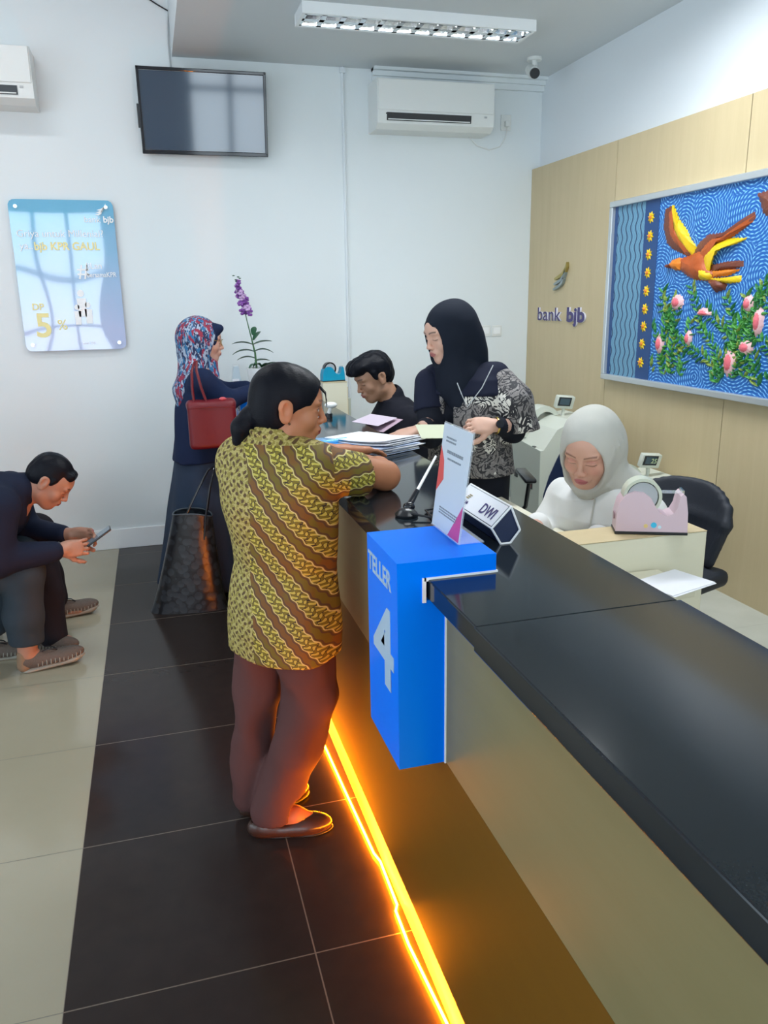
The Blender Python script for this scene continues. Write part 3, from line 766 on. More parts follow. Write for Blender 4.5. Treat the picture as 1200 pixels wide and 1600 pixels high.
B = {
'wing_brown': ([(3.811, 2.032), (3.756, 2.045), (3.731, 1.939), (3.67, 1.872), (3.551, 1.796), (3.581, 1.786), (3.717, 1.829), (3.776, 1.864), (3.814, 1.946)], 'art_brown', .014),
'wing_rust': ([(3.775, 2.030), (3.745, 2.040), (3.715, 1.950), (3.66, 1.885), (3.560, 1.800), (3.600, 1.795), (3.700, 1.850), (3.755, 1.900), (3.778, 1.960)], 'art_rust', .020),
'wing_yellow': ([(3.755, 2.048), (3.734, 2.043), (3.683, 1.973), (3.611, 1.914), (3.573, 1.866), (3.524, 1.829), (3.55, 1.789), (3.655, 1.856), (3.720, 1.930)], 'art_yellow', .026),
'wing_brown2': ([(3.562, 1.785), (3.515, 1.847), (3.448, 1.883), (3.3, 1.882), (3.219, 1.917), (3.143, 1.956), (3.131, 1.929), (3.205, 1.888), (3.286, 1.86), (3.397, 1.85), (3.461, 1.806), (3.502, 1.756)], 'art_brown', .022),
'wing_rust2': ([(3.540, 1.770), (3.490, 1.830), (3.430, 1.866), (3.300, 1.868), (3.215, 1.900), (3.135, 1.942), (3.150, 1.915), (3.286, 1.852), (3.397, 1.83), (3.455, 1.780), (3.480, 1.730)], 'art_rust', .027),
'wing_yellow2': ([(3.48, 1.77), (3.396, 1.836), (3.286, 1.856), (3.173, 1.846), (3.238, 1.829), (3.346, 1.814), (3.393, 1.78), (3.41, 1.693), (3.445, 1.686)], 'art_yellow', .032),
'body': ([(3.658, 1.779), (3.557, 1.797), (3.488, 1.82), (3.430, 1.800), (3.420, 1.752), (3.369, 1.692), (3.394, 1.665), (3.516, 1.673), (3.582, 1.694), (3.651, 1.728)], 'art_rust', .034),
'head': ([(3.742, 1.755), (3.711, 1.777), (3.646, 1.787), (3.603, 1.761), (3.624, 1.723), (3.677, 1.725), (3.716, 1.737)], 'art_orange', .030),
'beak': ([(3.752, 1.743), (3.738, 1.760), (3.712, 1.756), (3.716, 1.736)], 'art_brown', .034),
'belly': ([(3.480, 1.735), (3.430, 1.725), (3.380, 1.695), (3.394, 1.668), (3.470, 1.672)], 'art_yellow', .038),
'tail_red': ([(3.428, 1.738), (3.303, 1.750), (3.184, 1.750), (3.181, 1.726), (3.287, 1.711), (3.4, 1.707)], 'art_brown', .020),
'tail_orange': ([(3.4, 1.712), (3.276, 1.716), (3.20, 1.710), (3.272, 1.687), (3.385, 1.681)], 'art_orange', .022),
'tail_yellow': ([(3.407, 1.678), (3.26, 1.679), (3.187, 1.684), (3.187, 1.658), (3.256, 1.652), (3.382, 1.660)], 'art_yellow', .024),
'talon': ([(3.419, 1.671), (3.327, 1.679), (3.277, 1.646), (3.291, 1.624), (3.346, 1.612), (3.378, 1.633)], 'art_brown', .030),
'other_bird_wing': ([(3.139, 2.03), (3.066, 2.035), (2.95, 2.045), (2.90, 1.93), (3.000, 1.900), (3.039, 1.914), (3.092, 1.945), (3.113, 1.987)], 'art_brown', .022),
}
def densify(P, st_=.012):
    o = []
    for i in range(len(P)):
        a, c = P[i], P[(i+1) % len(P)]; L = math.hypot(c[0]-a[0], c[1]-a[1]); k = max(1, int(L/st_))
        for j in range(k):
            t = j/k; w_ = .003*((len(o) % 2)*2-1) if k > 2 else 0
            nx_, ny_ = (c[1]-a[1])/L, -(c[0]-a[0])/L
            o.append((a[0]+(c[0]-a[0])*t+nx_*w_, a[1]+(c[1]-a[1])*t+ny_*w_))
    return o
bird = MB(); dome(densify(B['body'][0]), bird, B['body'][2]); bird = bird.build('bird', M['art_rust'], aw, 70)
for k, (P, mm, h) in B.items():
    if k in ('body',): continue
    mb = MB(); dome(densify(P), mb, h); mb.build(k.rstrip('2'), M[mm], aw if k.startswith('other') else bird, 70)
for yy, zz, a_, b_, fan in [(3.646, 1.566, .048, .036, 0), (3.425, 1.508, .052, .030, 1), (3.122, 1.560, .032, .036, 0), (3.048, 1.483, .030, .062, 0), (3.529, 1.389, .024, .036, 0), (3.768, 1.35, .034, .048, 0), (3.112, 1.365, .045, .032, 0), (3.21, 1.290, .040, .062, 0), (2.85, 1.60, .045, .04, 0), (2.7, 1.42, .04, .045, 0), (2.45, 1.5, .04, .04, 0), (2.2, 1.4, .04, .05, 0)]:
    outer = []
    for k in range(24):
        a = 2*pi*k/24; r_ = 1+.18*(k % 2)
        outer.append((yy+a_*cos(a)*r_, zz+(b_*sin(a)*r_ if not (fan and sin(a) < 0) else b_*.2*sin(a))))
    mb = MB(); dome(outer, mb, .020); fl = mb.build('pink_flower', M['art_pale'], aw, 70)
    mb = MB(); dome([(yy+(p[0]-yy)*.78, zz+(p[1]-zz)*.78) for p in outer], mb, .026); mb.build('petals', M['art_pink'], fl, 70)
rg = random.Random(5); leafm = [MB(), MB(), MB()]
for st_ in range(46):
    y_ = 3.84-rg.random()*2.2; z_ = 1.16+rg.random()*.05; a = pi/2+rg.uniform(-.7, .7)
    top = 1.38+.22*abs(sin(y_*5.2+.6))+rg.uniform(-.05, .06)
    while z_ < top:
        y2, z2 = y_+cos(a)*.030, z_+sin(a)*.030
        for sg in (-1, 1):
            la = a+sg*rg.uniform(.5, 1.1); L = rg.uniform(.035, .07); wd = rg.uniform(.006, .010)
            c_, s_ = cos(la), sin(la)
            P = [(y2, z2), (y2+c_*L*.4-s_*wd, z2+s_*L*.4+c_*wd), (y2+c_*L, z2+s_*L), (y2+c_*L*.4+s_*wd, z2+s_*L*.4-c_*wd)]
            if all(y0a+.01 < p[0] < 3.855 and 1.152 < p[1] < 1.75 for p in P): dome(P, leafm[rg.choice((0, 0, 1, 1, 2))], rg.uniform(.008, .018), 2)
        y_, z_ = y2, z2; a += rg.uniform(-.25, .25)
        if y_ > 3.84 or y_ < y0a+.03: break
for mb, n_ in zip(leafm, ('art_green', 'art_green2', 'art_olive')): mb.build('foliage', M[n_], aw)

# ------------------------------------------------------------ things on the worktop
ZT = 1.0505
M['acrylic'] = mat('clear_acrylic', (.90, .95, 1), .05, alpha=.22, spec=.8)
M['print'] = mat('grey_print', (.22, .26, .30), .5); M['card'] = mat('pale_card', (.60, .68, .76), .4); M['red_print'] = mat('red_print', (.72, .10, .10), .4); M['pink_print'] = mat('magenta_print', (.60, .08, .28), .4)
qs_ = thing('card_stand', (.600, 1.622, 1.0905), 'clear acrylic stand with a payment card standing on the blue TELLER 4 box', 'card stand')
qs_.rotation_euler = (0, R(7.5), 0)   # leans back a little
MB().box((.0022, 0, .1235), (.002, .178, .246), None, .0005).build('acrylic_panel', M['acrylic'], qs_)
MB().box((.0, 0, .1235), (.0016, .172, .240)).build('card', M['card'], qs_)
q_ = qs_
def qrect(mb, u0, u1, v0, v1): mb.box((-.0012, -(u0+u1)/2, (v0+v1)/2), (.0008, abs(u1-u0), v1-v0))
mb = MB()
mb.prism([(-.085, .19), (-.058, .16), (-.048, .118), (-.085, .085)], lambda u, v, t: (t, -u, v), -.0016, -.0009); mb.build('red_mark', M['red_print'], qs_)
mb = MB(); mb.prism([(.020, .004), (.086, .004), (.086, .085)], lambda u, v, t: (t, -u, v), -.0016, -.0009); mb.build('magenta_corner', M['pink_print'], qs_)
mb = MB(); rg = random.Random(3)
for (u0, u1, v0, nl, hh) in ((-.06, .0, .212, 2, .004), (-.045, .05, .180, 1, .007), (-.038, .045, .166, 1, .004), (-.05, .06, .052, 3, .003)):
    for k in range(nl):
        u = u0
        while u < u1:
            w_ = rg.uniform(.004, .010); qrect(mb, u, min(u+w_, u1), v0-k*hh*2, v0-k*hh*2+hh); u += w_+.003
mb.build('fine_print', M['print'], qs_)
mb = MB(); mb.b2(-.002, .06, -.088, .088, .0005, .0040, .001); ft_ = mb.build('foot', M['acrylic'], qs_)
# the foot lies flat on the box although the panel leans
ft_.rotation_euler = (0, R(-7.5), 0)

np_ = thing('name_plate', (.755, 1.63, ZT), 'acrylic name plate reading DWI on the black worktop behind the blue box', 'name plate')
P = [(-.012, 0), (.012, 0), (.036, .030), (.012, .088), (-.036, .040)]
MB().prism(P[:5], lambda u, v, t: (u, t, v), .004, .246).build('holder', M['navy'], np_, 20)
mb = MB()
for yy in (.0, .246):
    for i in range(5):
        a, c = P[i], P[(i+1) % 5]; mb.cyl((a[0], yy, a[1]), (c[0], yy, c[1]), .0028, n=8)
for i in (2, 3, 4): mb.cyl((P[i][0], 0, P[i][1]), (P[i][0], .246, P[i][1]), .0026, n=8)
mb.build('clear_frame', M['chrome'] if False else M['white_gloss'], np_, 40)
d_ = Vector((.048, 0, .048)).normalized(); nrm = Vector((-.7071, 0, .7071))
P0 = Vector((-.036, 0, .040))+nrm*.0022
mb = MB(); c0 = P0+d_*.034+Vector((0, .123, 0)); mb.box(c0, (.060, .236, .0015), Matrix((d_, Vector((0, 1, 0)), nrm)).transposed()); mb.build('name_card', M['paper'], np_)
text('name_lettering', 'DWI', .040, plane_m(P0+d_*.016+nrm*.0016+Vector((0, .105, 0)), (0, -1, 0), d_), M['purple'], np_, .0006, .0003)
text('bank_name', 'bank bjb', .013, plane_m(P0+d_*.016+nrm*.0016+Vector((0, .222, 0)), (0, -1, 0), d_), M['purple'], np_, .0002, .0003)
mb = MB(); o_ = P0+d_*.032+nrm*.002+Vector((0, .200, 0))
for k in range(3): mb.box(o_+d_*(.005*k)+Vector((0, -.004*k, 0)), (.0025, .018, .0006), Matrix((d_, Vector((0, 1, 0)), nrm)).transposed())
mb.build('emblem', M['gold'], np_)

pn = thing('counter_pen', (.61, 1.94, ZT), 'clear pen in a black swivel holder with a black cord on the worktop', 'pen holder')
mb = MB(); mb.lathe([(.030, 0), (.031, .006), (.022, .016), (.008, .022)], (0, 0, 0)); mb.build('base', M['black_plastic'], pn, 40)
mb = MB(); mb.sph((.010, .01, .022), .014, (1.2, 1, .9)); mb.cyl((.008, .008, .022), (.045, .045, .055), .009, .007); mb.build('socket', M['black_gloss'], pn, 50)
MB().cyl((.044, .044, .054), (.150, .190, .115), .0045, .0035).build('pen', M['acrylic_pen'] if 'acrylic_pen' in M else M['white_gloss'], pn, 50)
mb = MB(); mb.tube([(.0, -.02, .012), (.05, -.06, .006), (.10, -.06, .005), (.14, -.02, .005), (.12, .04, .005), (.06, .02, .005), (.05, -.09, .005), (.09, -.11, .005)], .003, 6); mb.build('cord', M['black_plastic'], pn, 60)

def sheet_stack(name, c, rz, w, d, n, label, cat='papers', seed=1, m=None, step=.0022, fan=.012):
    o = thing(name, c, label, cat, rz=rz); rg = random.Random(seed)
    for k in range(n):
        mb = MB(); mb.box((rg.uniform(-fan, fan), rg.uniform(-fan, fan), step*(k+.5)), (w, d, step*.8), Matrix.Rotation(rg.uniform(-.05, .05), 3, 'Z'))
        mb.build('sheet_bundle', m or M['paper'], o)
    return o
sp_ = thing('paper_stack', (.80, 2.93, ZT), 'loose stack of white forms on the black worktop beyond the bare elbow', 'papers'); rg = random.Random(4)
M['paper2'] = mat('bluish_paper', (.60, .70, .90), .6)
for k in range(9):
    nx_, ny_ = 10, 6; mb = MB(); bm = mb.bm; w_, d_2 = .30, .21
    an = R(-58+rg.uniform(-5, 5)); ox, oy = rg.uniform(-.02, .02), rg.uniform(-.02, .02)
    zf = lambda u, v, k=k: .004*k + .0015 + (.010*max(0, u-.4)**2*4*(k/8) + .006*(1-v)*(k/8))
    G = [[None]*(nx_+1) for _ in range(ny_+1)]; G2 = [[None]*(nx_+1) for _ in range(ny_+1)]
    for j in range(ny_+1):
        for i in range(nx_+1):
            u, v = i/nx_, j/ny_; X_, Y_ = (u-.5)*w_, (v-.5)*d_2
            xx, yy = X_*cos(an)-Y_*sin(an)+ox, X_*sin(an)+Y_*cos(an)+oy
            G[j][i] = bm.verts.new((xx, yy, zf(u, v))); G2[j][i] = bm.verts.new((xx, yy, zf(u, v)+.0028))
    for j in range(ny_):
        for i in range(nx_):
            bm.faces.new((G[j][i], G[j][i+1], G[j+1][i+1], G[j+1][i])); bm.faces.new((G2[j][i], G2[j][i+1], G2[j+1][i+1], G2[j+1][i]))
    rim1 = [G[0][i] for i in range(nx_)]+[G[j][nx_] for j in range(ny_)]+[G[ny_][i] for i in range(nx_, 0, -1)]+[G[j][0] for j in range(ny_, 0, -1)]
    rim2 = [G2[0][i] for i in range(nx_)]+[G2[j][nx_] for j in range(ny_)]+[G2[ny_][i] for i in range(nx_, 0, -1)]+[G2[j][0] for j in range(ny_, 0, -1)]
    for i in range(len(rim1)): bm.faces.new((rim1[i], rim1[(i+1) % len(rim1)], rim2[(i+1) % len(rim1)], rim2[i]))
    mb.build('sheet_bundle', M['paper2'] if k in (0, 2, 4) else M['paper'], sp_, 40)
M['blue_film'] = mat('blue_plastic_film', (.02, .36, .85), .15, coat=.4)
mb = MB(); mb.box((0, 0, .006), (.17, .25, .010), Matrix.Rotation(R(-8), 3, 'Z'), .003); mb.box((.01, .02, .020), (.15, .17, .016), Matrix.Rotation(R(6), 3, 'Z'), .007)
o = thing('plastic_folder', (.640, 2.97, ZT), 'bright blue plastic folder on the worktop beside the white forms', 'folder', rz=R(-12)); mb.build('cover', M['blue_film'], o, 40)
MB().cyl((-.04, -.06, .033), (.05, .0, .034), .010).build('rolled_edge', mat('clear_blue', (.15, .55, .95), .1), o, 40)
o = thing('stamp', (.80, 3.80, ZT), 'small white and black stamp on the worktop beyond the face of the woman in batik', 'stamp')
MB().cyl((0, 0, 0), (0, 0, .02), .018).build('base', M['black_plastic'], o, 40)
mb = MB(); mb.cyl((0, 0, .02), (.01, 0, .05), .009); mb.sph((.012, 0, .06), .02, (1.6, 1, .8)); mb.build('grip', M['white_plastic'], o, 50)

# ------------------------------------------------------------ orchid and stand-up sign at the far end
oc = thing('potted_orchid', (.63, 5.10, ZT), 'purple orchid in a white pot on the far end of the counter by the wall', 'potted plant')
mb = MB(); mb.lathe([(.050, 0), (.060, .05), (.070, .11), (.074, .150), (.066, .150), (.062, .12)], (0, 0, 0)); mb.build('pot', M['white_gloss'], oc, 50)
MB().lathe([(.001, .125), (.062, .128), (.060, .140), (.001, .146)], (0, 0, 0)).build('moss', mat('dark_moss', (.05, .07, .03), .9), oc, 50)
M['leaf'] = mat('orchid_leaf', (.020, .10, .045), .35); M['stem'] = mat('plant_stem', (.06, .16, .06), .5)
MB().tube([(-.01, 0, .13), (-.015, 0, .24), (-.03, .0, .32), (-.055, -.01, .44), (-.075, -.02, .55), (-.09, -.03, .66)], [.007, .006, .004, .003, .003, .002], 6).build('stem', M['stem'], oc, 60)
def leaf(mb, base, az, L, w_, rise, droop):
    prev = None; n = 9
    for i in range(n+1):
        t = i/n; r_ = L*t; zz = rise*t-droop*t*t; wd = w_*sin(pi*min(1, .12+t*.88))**.8
        c = Vector(base)+Vector((cos(az)*r_, sin(az)*r_, zz)); s_ = Vector((-sin(az), cos(az), 0))
        ring_ = [mb.bm.verts.new(c+s_*wd+Vector((0, 0, wd*.35))), mb.bm.verts.new(c), mb.bm.verts.new(c-s_*wd+Vector((0, 0, wd*.35))), mb.bm.verts.new(c-Vector((0, 0, .002)))]
        if prev:
            for k in range(4): mb.bm.faces.new((prev[k], prev[(k+1) % 4], ring_[(k+1) % 4], ring_[k]))
        prev = ring_
for (z_, az, L, r_, d2) in ((.31, 170, .135, .06, .05), (.315, 12, .12, .045, .03), (.34, 50, .09, .08, .03), (.27, 185, .14, .055, .07), (.27, -5, .12, .06, .07), (.23, 175, .11, .04, .05), (.21, 10, .10, .03, .03), (.37, 75, .07, .07, .02), (.19, 200, .05, .01, .05)):
    mb = MB(); leaf(mb, (-.02, 0, z_-.02), R(az), L, .019, r_, d2); mb.build('leaf', M['leaf'], oc, 60)
for (az, L) in ((-15, .15), (-40, .12), (200, .06)):
    mb = MB(); leaf(mb, (0.02, 0, .15), R(az), L, .028, .09, .09); mb.build('broad_leaf', M['leaf'], oc, 60)
rg = random.Random(11); M['orchid'] = mat('orchid_petal', (.22, .06, .34), .5); M['orchid2'] = mat('orchid_petal_light', (.55, .36, .62), .5)
for k in range(34):
    t = k/33; c = Vector((-.100+t*.035+rg.uniform(-.028, .032)*(.45+t*.6), -.03+rg.uniform(-.028, .028), .665-t*.175+rg.uniform(-.01, .01)))
    mb = MB(); s_ = .0075+.0045*t
    for q in range(5):
        a = q*2*pi/5+rg.random(); v = Vector((cos(a), rg.uniform(-.5, .5), sin(a)))
        mb.sph(c+v*s_, s_, (1, .45, .8), n=6)
    mb.build('blossom', M['orchid2'] if rg.random() < .33 else M['orchid'], oc, 60)
for k in range(5):
    mb = MB(); mb.sph((-.105+rg.uniform(-.03, .02), -.03, .675+k*.008), .006, (1.4, 1, .6), n=8); mb.build('bud', M['leaf'], oc, 60)
o = thing('table_sign', (.47, 4.98, ZT), 'pale frosted stand-up sign on the counter left of the orchid pot', 'sign')
mb = MB(); mb.prism([(-.03, 0), (.045, 0), (.022, .175), (-.008, .175)], lambda u, v, t: (u, t, v), -.03, .03); mb.build('stand', mat('frosted_panel', (.52, .62, .68), .3), o)
MB().box((.008, 0, .001), (.12, .10, .006), None, .001).build('base', M['white_gloss'], o)
MB().b2(-.02, .02, -.045, -.04, .03, .10).build('card', M['paper'], o)

# ------------------------------------------------------------ staff side: desks, divider units, dispensers
dk = thing('staff_desk', (1.25, 2.5, .15), 'beige staff desk along the back of the counter', 'desk')
MB().b2(.921-1.25, 1.43-1.25, 1.80-2.5, 1.985-2.5, .62, .645, .003).build('desktop', M['beige'], dk)
MB().b2(.921-1.25, 1.36-1.25, 2.10-2.5, 4.5-2.5, .62, .645, .003).build('desktop', M['beige'], dk)
for y_ in (-.9, .6, 4.2): MB().b2(.93-1.25, 1.34-1.25, y_-2.5, y_+.02-2.5, 0, .62).build('panel_leg', M['beige'], dk)
def divider(x0, x1, y0, y1, ztop, label):
    o = thing('divider_cabinet', ((x0+x1)/2, (y0+y1)/2, .15), label, 'cabinet'); w_, d2, h = x1-x0, y1-y0, ztop-.15
    MB().b2(-w_/2, w_/2, -d2/2, d2/2, 0, h-.003, .001).build('body', M['beige'], o)
    MB().b2(-w_/2-.001, w_/2+.001, -d2/2-.001, d2/2+.001, h-.002, h, .0005).build('top', M['tan'], o)
    MB().b2(w_/2, w_/2+.004, -d2/2+.005, d2/2-.005, .02, h-.03).build('door', M['tan'], o)
    MB().b2(w_/2+.004, w_/2+.03, -.03, .03, h-.22, h-.10, .004).build('lock_plate', M['cream_shade'], o)
    return o
divider(.922, 1.60, 1.99, 2.125, .90, 'beige divider cabinet under the pink tape dispenser')
divider(.925, 1.07, 4.53, 4.68, 1.145, 'tan divider cabinet under the teal tape dispenser by the far wall')
def dispenser(c, rz, s, mcol, tape, label, deco=True):
    o = thing('tape_dispenser', c, label, 'tape dispenser', rz=rz); o.scale = (s, s, s)
    P = [(-.105, .008), (-.104, .060), (-.096, .098), (-.080, .120), (-.055, .130), (-.028, .127), (-.008, .112), (.008, .084), (.022, .066), (.042, .058), (.060, .066), (.070, .086), (.076, .118), (.084, .126), (.092, .118), (.100, .070), (.103, .008)]
    MB().prism(P, lambda u, v, t: (u, t, v), -.038, .038).build('body', mcol, o, 25)
    mb = MB()
    MB().b2(-.107, .104, -.040, .040, 0, .009, .002).build('base', M['black_plastic'], o)
    # tape roll seen above the body
    mb = MB(); n = 40
    prof = [(.056, -.026), (.056, .026), (.047, .026), (.047, -.026)]
    rings = [[mb.bm.verts.new((-.030+r_*cos(2*pi*k/n), t, .112+r_*sin(2*pi*k/n))) for r_, t in prof] for k in range(n)]
    for k in range(n):
        A, Bq = rings[k], rings[(k+1) % n]
        for j in range(4): mb.bm.faces.new((A[j], A[(j+1) % 4], Bq[(j+1) % 4], Bq[j]))
    mb.build('tape_roll', tape, o, 40)
    MB().cyl((-.030, -.022, .112), (-.030, .022, .112), .044).build('hub', M['grey_plastic'], o, 40)
    MB().box((.055, 0, .124), (.060, .040, .0008)).build('tape_end', M['acrylic'], o)
    MB().box((.086, 0, .128), (.006, .044, .010)).build('cutter', M['chrome'], o)
    if deco:
        MB().cyl((.005, -.0382, .030), (.005, -.0392, .030), .0085).build('sticker', mat('blue_sticker', (.05, .55, .85), .4), o)
        MB().cyl((-.018, -.0382, .027), (-.018, -.0392, .027), .006).build('sticker', mat('yellow_sticker', (.85, .65, .25), .4), o)
        MB().cyl((.022, -.0382, .024), (.022, -.0392, .024), .005).build('sticker', mat('pale_sticker', (.65, .85, .95), .4), o)
        MB().cyl((-.108, .0, .05), (-.098, 0, .05), .012).build('knob', mat('mauve_knob', (.35, .22, .26), .4), o, 40)
    return o
M['pink'] = mat('pink_plastic', (.72, .55, .62), .35); M['teal'] = mat('teal_plastic', (.0, .30, .50), .3)
M['roll'] = mat('tape_roll_face', (.62, .66, .55), .25)
dispenser((1.428, 2.040, .9005), R(-24), 1.02, M['pink'], M['roll'], 'pink tape dispenser with small round stickers on the beige divider cabinet')
dispenser((1.00, 4.60, 1.1455), R(8), .66, M['teal'], M['black_plastic'], 'teal tape dispenser with a black roll on the far tan cabinet', False)
o = thing('desk_paper', (1.388, 1.85, .7955), 'white sheets lying at the edge of the staff desk below the pink dispenser', 'papers', rz=R(15))
for k in range(3): MB().box((rg.uniform(-.01, .01), rg.uniform(-.01, .01), .0015+.002*k), (.19, .14, .0016), Matrix.Rotation(rg.uniform(-.06, .06), 3, 'Z')).build('sheet', M['paper'], o)

# ------------------------------------------------------------ cash counting machines
def money_machine(loc, label, rz=0.0):
    o = thing('cash_machine', loc, label, 'banknote machine', rz=rz)   # x away from the corner, y back, z up; corner at origin
    W_, D_ = .42, .37
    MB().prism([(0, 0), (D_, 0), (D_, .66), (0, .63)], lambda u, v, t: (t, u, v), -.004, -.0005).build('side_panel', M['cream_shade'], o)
    MB().prism([(.0, 0), (.42, 0), (.42, .76), (.34, .80), (.20, .79), (.10, .745), (.02, .632), (.0, .63)], lambda u, v, t: (u, t, v), 0, D_).build('body', M['cream'], o, 20)
    pts_ = [(.40, .77), (.23, .755), (.165, .69), (.105, .58), (.058, .48), (.028, .38), (.014, .28), (.010, .15), (.012, .01), (.40, .01)]
    MB().prism(pts_, lambda u, v, t: (u, t, v), -.006, .0).build('curved_panel', M['navy'], o)
    MB().prism([(.06, .665), (.115, .742), (.112, .746), (.056, .668)], lambda u, v, t: (u, t, v), .04, .25).build('touch_screen', M['lcd'], o)
    mb = MB(); rt = Matrix.Rotation(R(-54), 3, 'Y'); mb.box((.085, .145, .7035), (.115, .23, .004), rt); mb.build('screen_bezel', M['black_plastic'], o)
    n = 14; mb = MB()
    arc = [(.06+.13*cos(pi*(1-k/n)), .665+.18*sin(pi*(1-k/n))) for k in range(n+1)]
    inner = [(.06+.095*cos(pi*(1-k/n))+.01, .665+.145*sin(pi*(1-k/n))) for k in range(n, -1, -1)]
    mb.prism([(u+.10, v) for u, v in arc]+[(u+.10, v) for u, v in inner], lambda u, v, t: (u, t, v), .27, .375); mb.build('hood', M['cream'], o, 30)
    MB().b2(.10, .24, .28, .37, .66, .76).build('note_tray', M['black_plastic'], o)
    MB().b2(.01, .09, .10, .13, .632, .638).build('slot', M['black_plastic'], o)
    mb = MB(); mb.b2(-.008, -.003, .08, .12, .39, .45, .001); mb.build('power_switch', M['black_plastic'], o)
    MB().b2(-.011, -.007, .09, .11, .40, .44).build('rocker', mat('red_rocker', (.5, .12, .08), .4), o)
    MB().b2(-.008, -.003, .28, .32, .42, .46, .001).build('socket', M['black_plastic'], o)
    MB().cyl((.24, .2, .79), (.24, .2, .84), .010).build('display_post', M['cream'], o, 40)
    d = MB(); rt = Matrix.Rotation(R(14), 3, 'X')@Matrix.Rotation(R(6), 3, 'Y')
    d.box((.24, .19, .875), (.115, .035, .075), rt, .006); dd = d.build('customer_display', M['cream'], o, 30)
    MB().box((.232, .170, .878), (.082, .004, .052), rt).build('display_bezel', M['black_gloss'], dd)
    MB().box((.232, .1675, .879), (.064, .003, .038), rt).build('display_screen', M['lcd2'], dd)
    return o
M['lcd'] = mat('lcd_blue', (.16, .24, .38), .15, emit=(.25, .35, .55), estr=.25); M['lcd2'] = mat('lcd_dark', (.05, .09, .12), .15)
mA = money_machine((2.06, 4.01, .13), 'tall cream banknote machine with a navy curved side, left of the seated teller')
mB = money_machine((2.19, 3.32, -.10), 'cream banknote machine partly hidden behind the black office chair, its display showing 25')
Md = plane_m((0, 0, 0), (1, 0, 0), (0, 0, 1))
dd = [c for c in mB.children if c.name.startswith('customer_display')][0]
rt4 = (Matrix.Rotation(R(14), 3, 'X')@Matrix.Rotation(R(6), 3, 'Y')).to_4x4()
text('display_digits', '25', .036, Matrix.Translation((.228, .1640, .866))@rt4@Matrix.Rotation(R(90), 4, 'X'), mat('lcd_digits', (.5, .6, .35), .4), dd, .0004, .0003)
o = thing('cash_safe', (2.0, 4.62, .15), 'low pale grey cabinet with a blue and white sticker behind the standing clerk', 'cabinet')
mb = MB(); mb.prism([(-.16, 0), (.16, 0), (.16, .50), (.14, .545), (.08, .565), (-.16, .575)], lambda u, v, t: (u, t, v), -.18, .18); mb.build('body', mat('pale_grey_metal', (.56, .62, .62), .4), o, 30)
MB().b2(-.158, .158, -.184, -.178, .03, .24, .002).build('lower_door', M['white_plastic'], o)
st_ = MB().b2(-.12, .10, -.184, -.18, .42, .50).build('sticker', M['paper'], o)
MB().b2(.03, .09, -.186, -.183, .43, .485).build('blue_mark', mat('blue_sticker_mark', (.04, .12, .32), .4), st_)
mb = MB()
for k in range(3): mb.b2(-.11+k*.042, -.085+k*.042, -.186, -.183, .465, .49); mb.b2(-.11+k*.042, -.09+k*.042, -.186, -.183, .43, .445)
mb.build('print', M['print'], st_)

# ------------------------------------------------------------ office chairs
def office_chair(loc, yaw_, label, arms=True, bs=1.0):
    o = thing('office_chair', loc, label, 'chair', rz=R(yaw_))   # faces +x
    F = Field(); F.bx((0, 0, .45), (.23, .24, .035), .03)
    solid(F, 'seat', M['chairfab'], o, .012, local=True)
    F = Field(); n = 7
    for k in range(-n, n+1):
        t = k/n; y_ = .235*t; x_ = -.25+.075*t*t
        F.rc((x_, y_*.80, .52), (x_-.02, y_, .68), .020, .020, .02); F.rc((x_-.02, y_, .68), (x_-.05-.0*t, y_*.93, .80-.06*t*t*abs(t)), .020, .018, .02)
    bk = solid(F, 'backrest', M['chairfab'], o, .010, local=True); bk.scale = (1, bs, .5+bs/2)
    MB().cyl((0, 0, .08), (0, 0, .42), .028).build('gas_column', M['chrome'], o, 40)
    mb = MB()
    mb.tube([(-.10, 0, .42), (-.27, 0, .44), (-.305, 0, .60)], .018, 8); mb.build('back_bar', M['black_plastic'], o, 50)
    for k in range(5):
        a = k*2*pi/5; MB().cyl((0, 0, .09), (.27*cos(a), .27*sin(a), .06), .022, .014).build('leg', M['black_plastic'], o, 40)
        MB().sph((.27*cos(a), .27*sin(a), .028), .028, (1, 1, 1), n=10).build('caster', M['black_plastic'], o, 40)
    for sg in ((-1, 1) if arms else ()):
        a = MB().box((.03, sg*.27, .645), (.26, .055, .022), None, .009).build('armrest', M['black_plastic'], o, 30)
        mb = MB(); mb.tube([(.12, sg*.27, .64), (.05, sg*.27, .50), (0, sg*.22, .43)], .010, 8); mb.build('arm_bracket', M['black_plastic'], a, 50)
    return o
office_chair((1.725, 2.50, .12), 200, 'black mesh office chair behind the seated teller in the white top', False, .93)
office_chair((1.38, 3.42, .15), 255, 'black office chair behind the standing clerk, its armrest in view', True, .74)

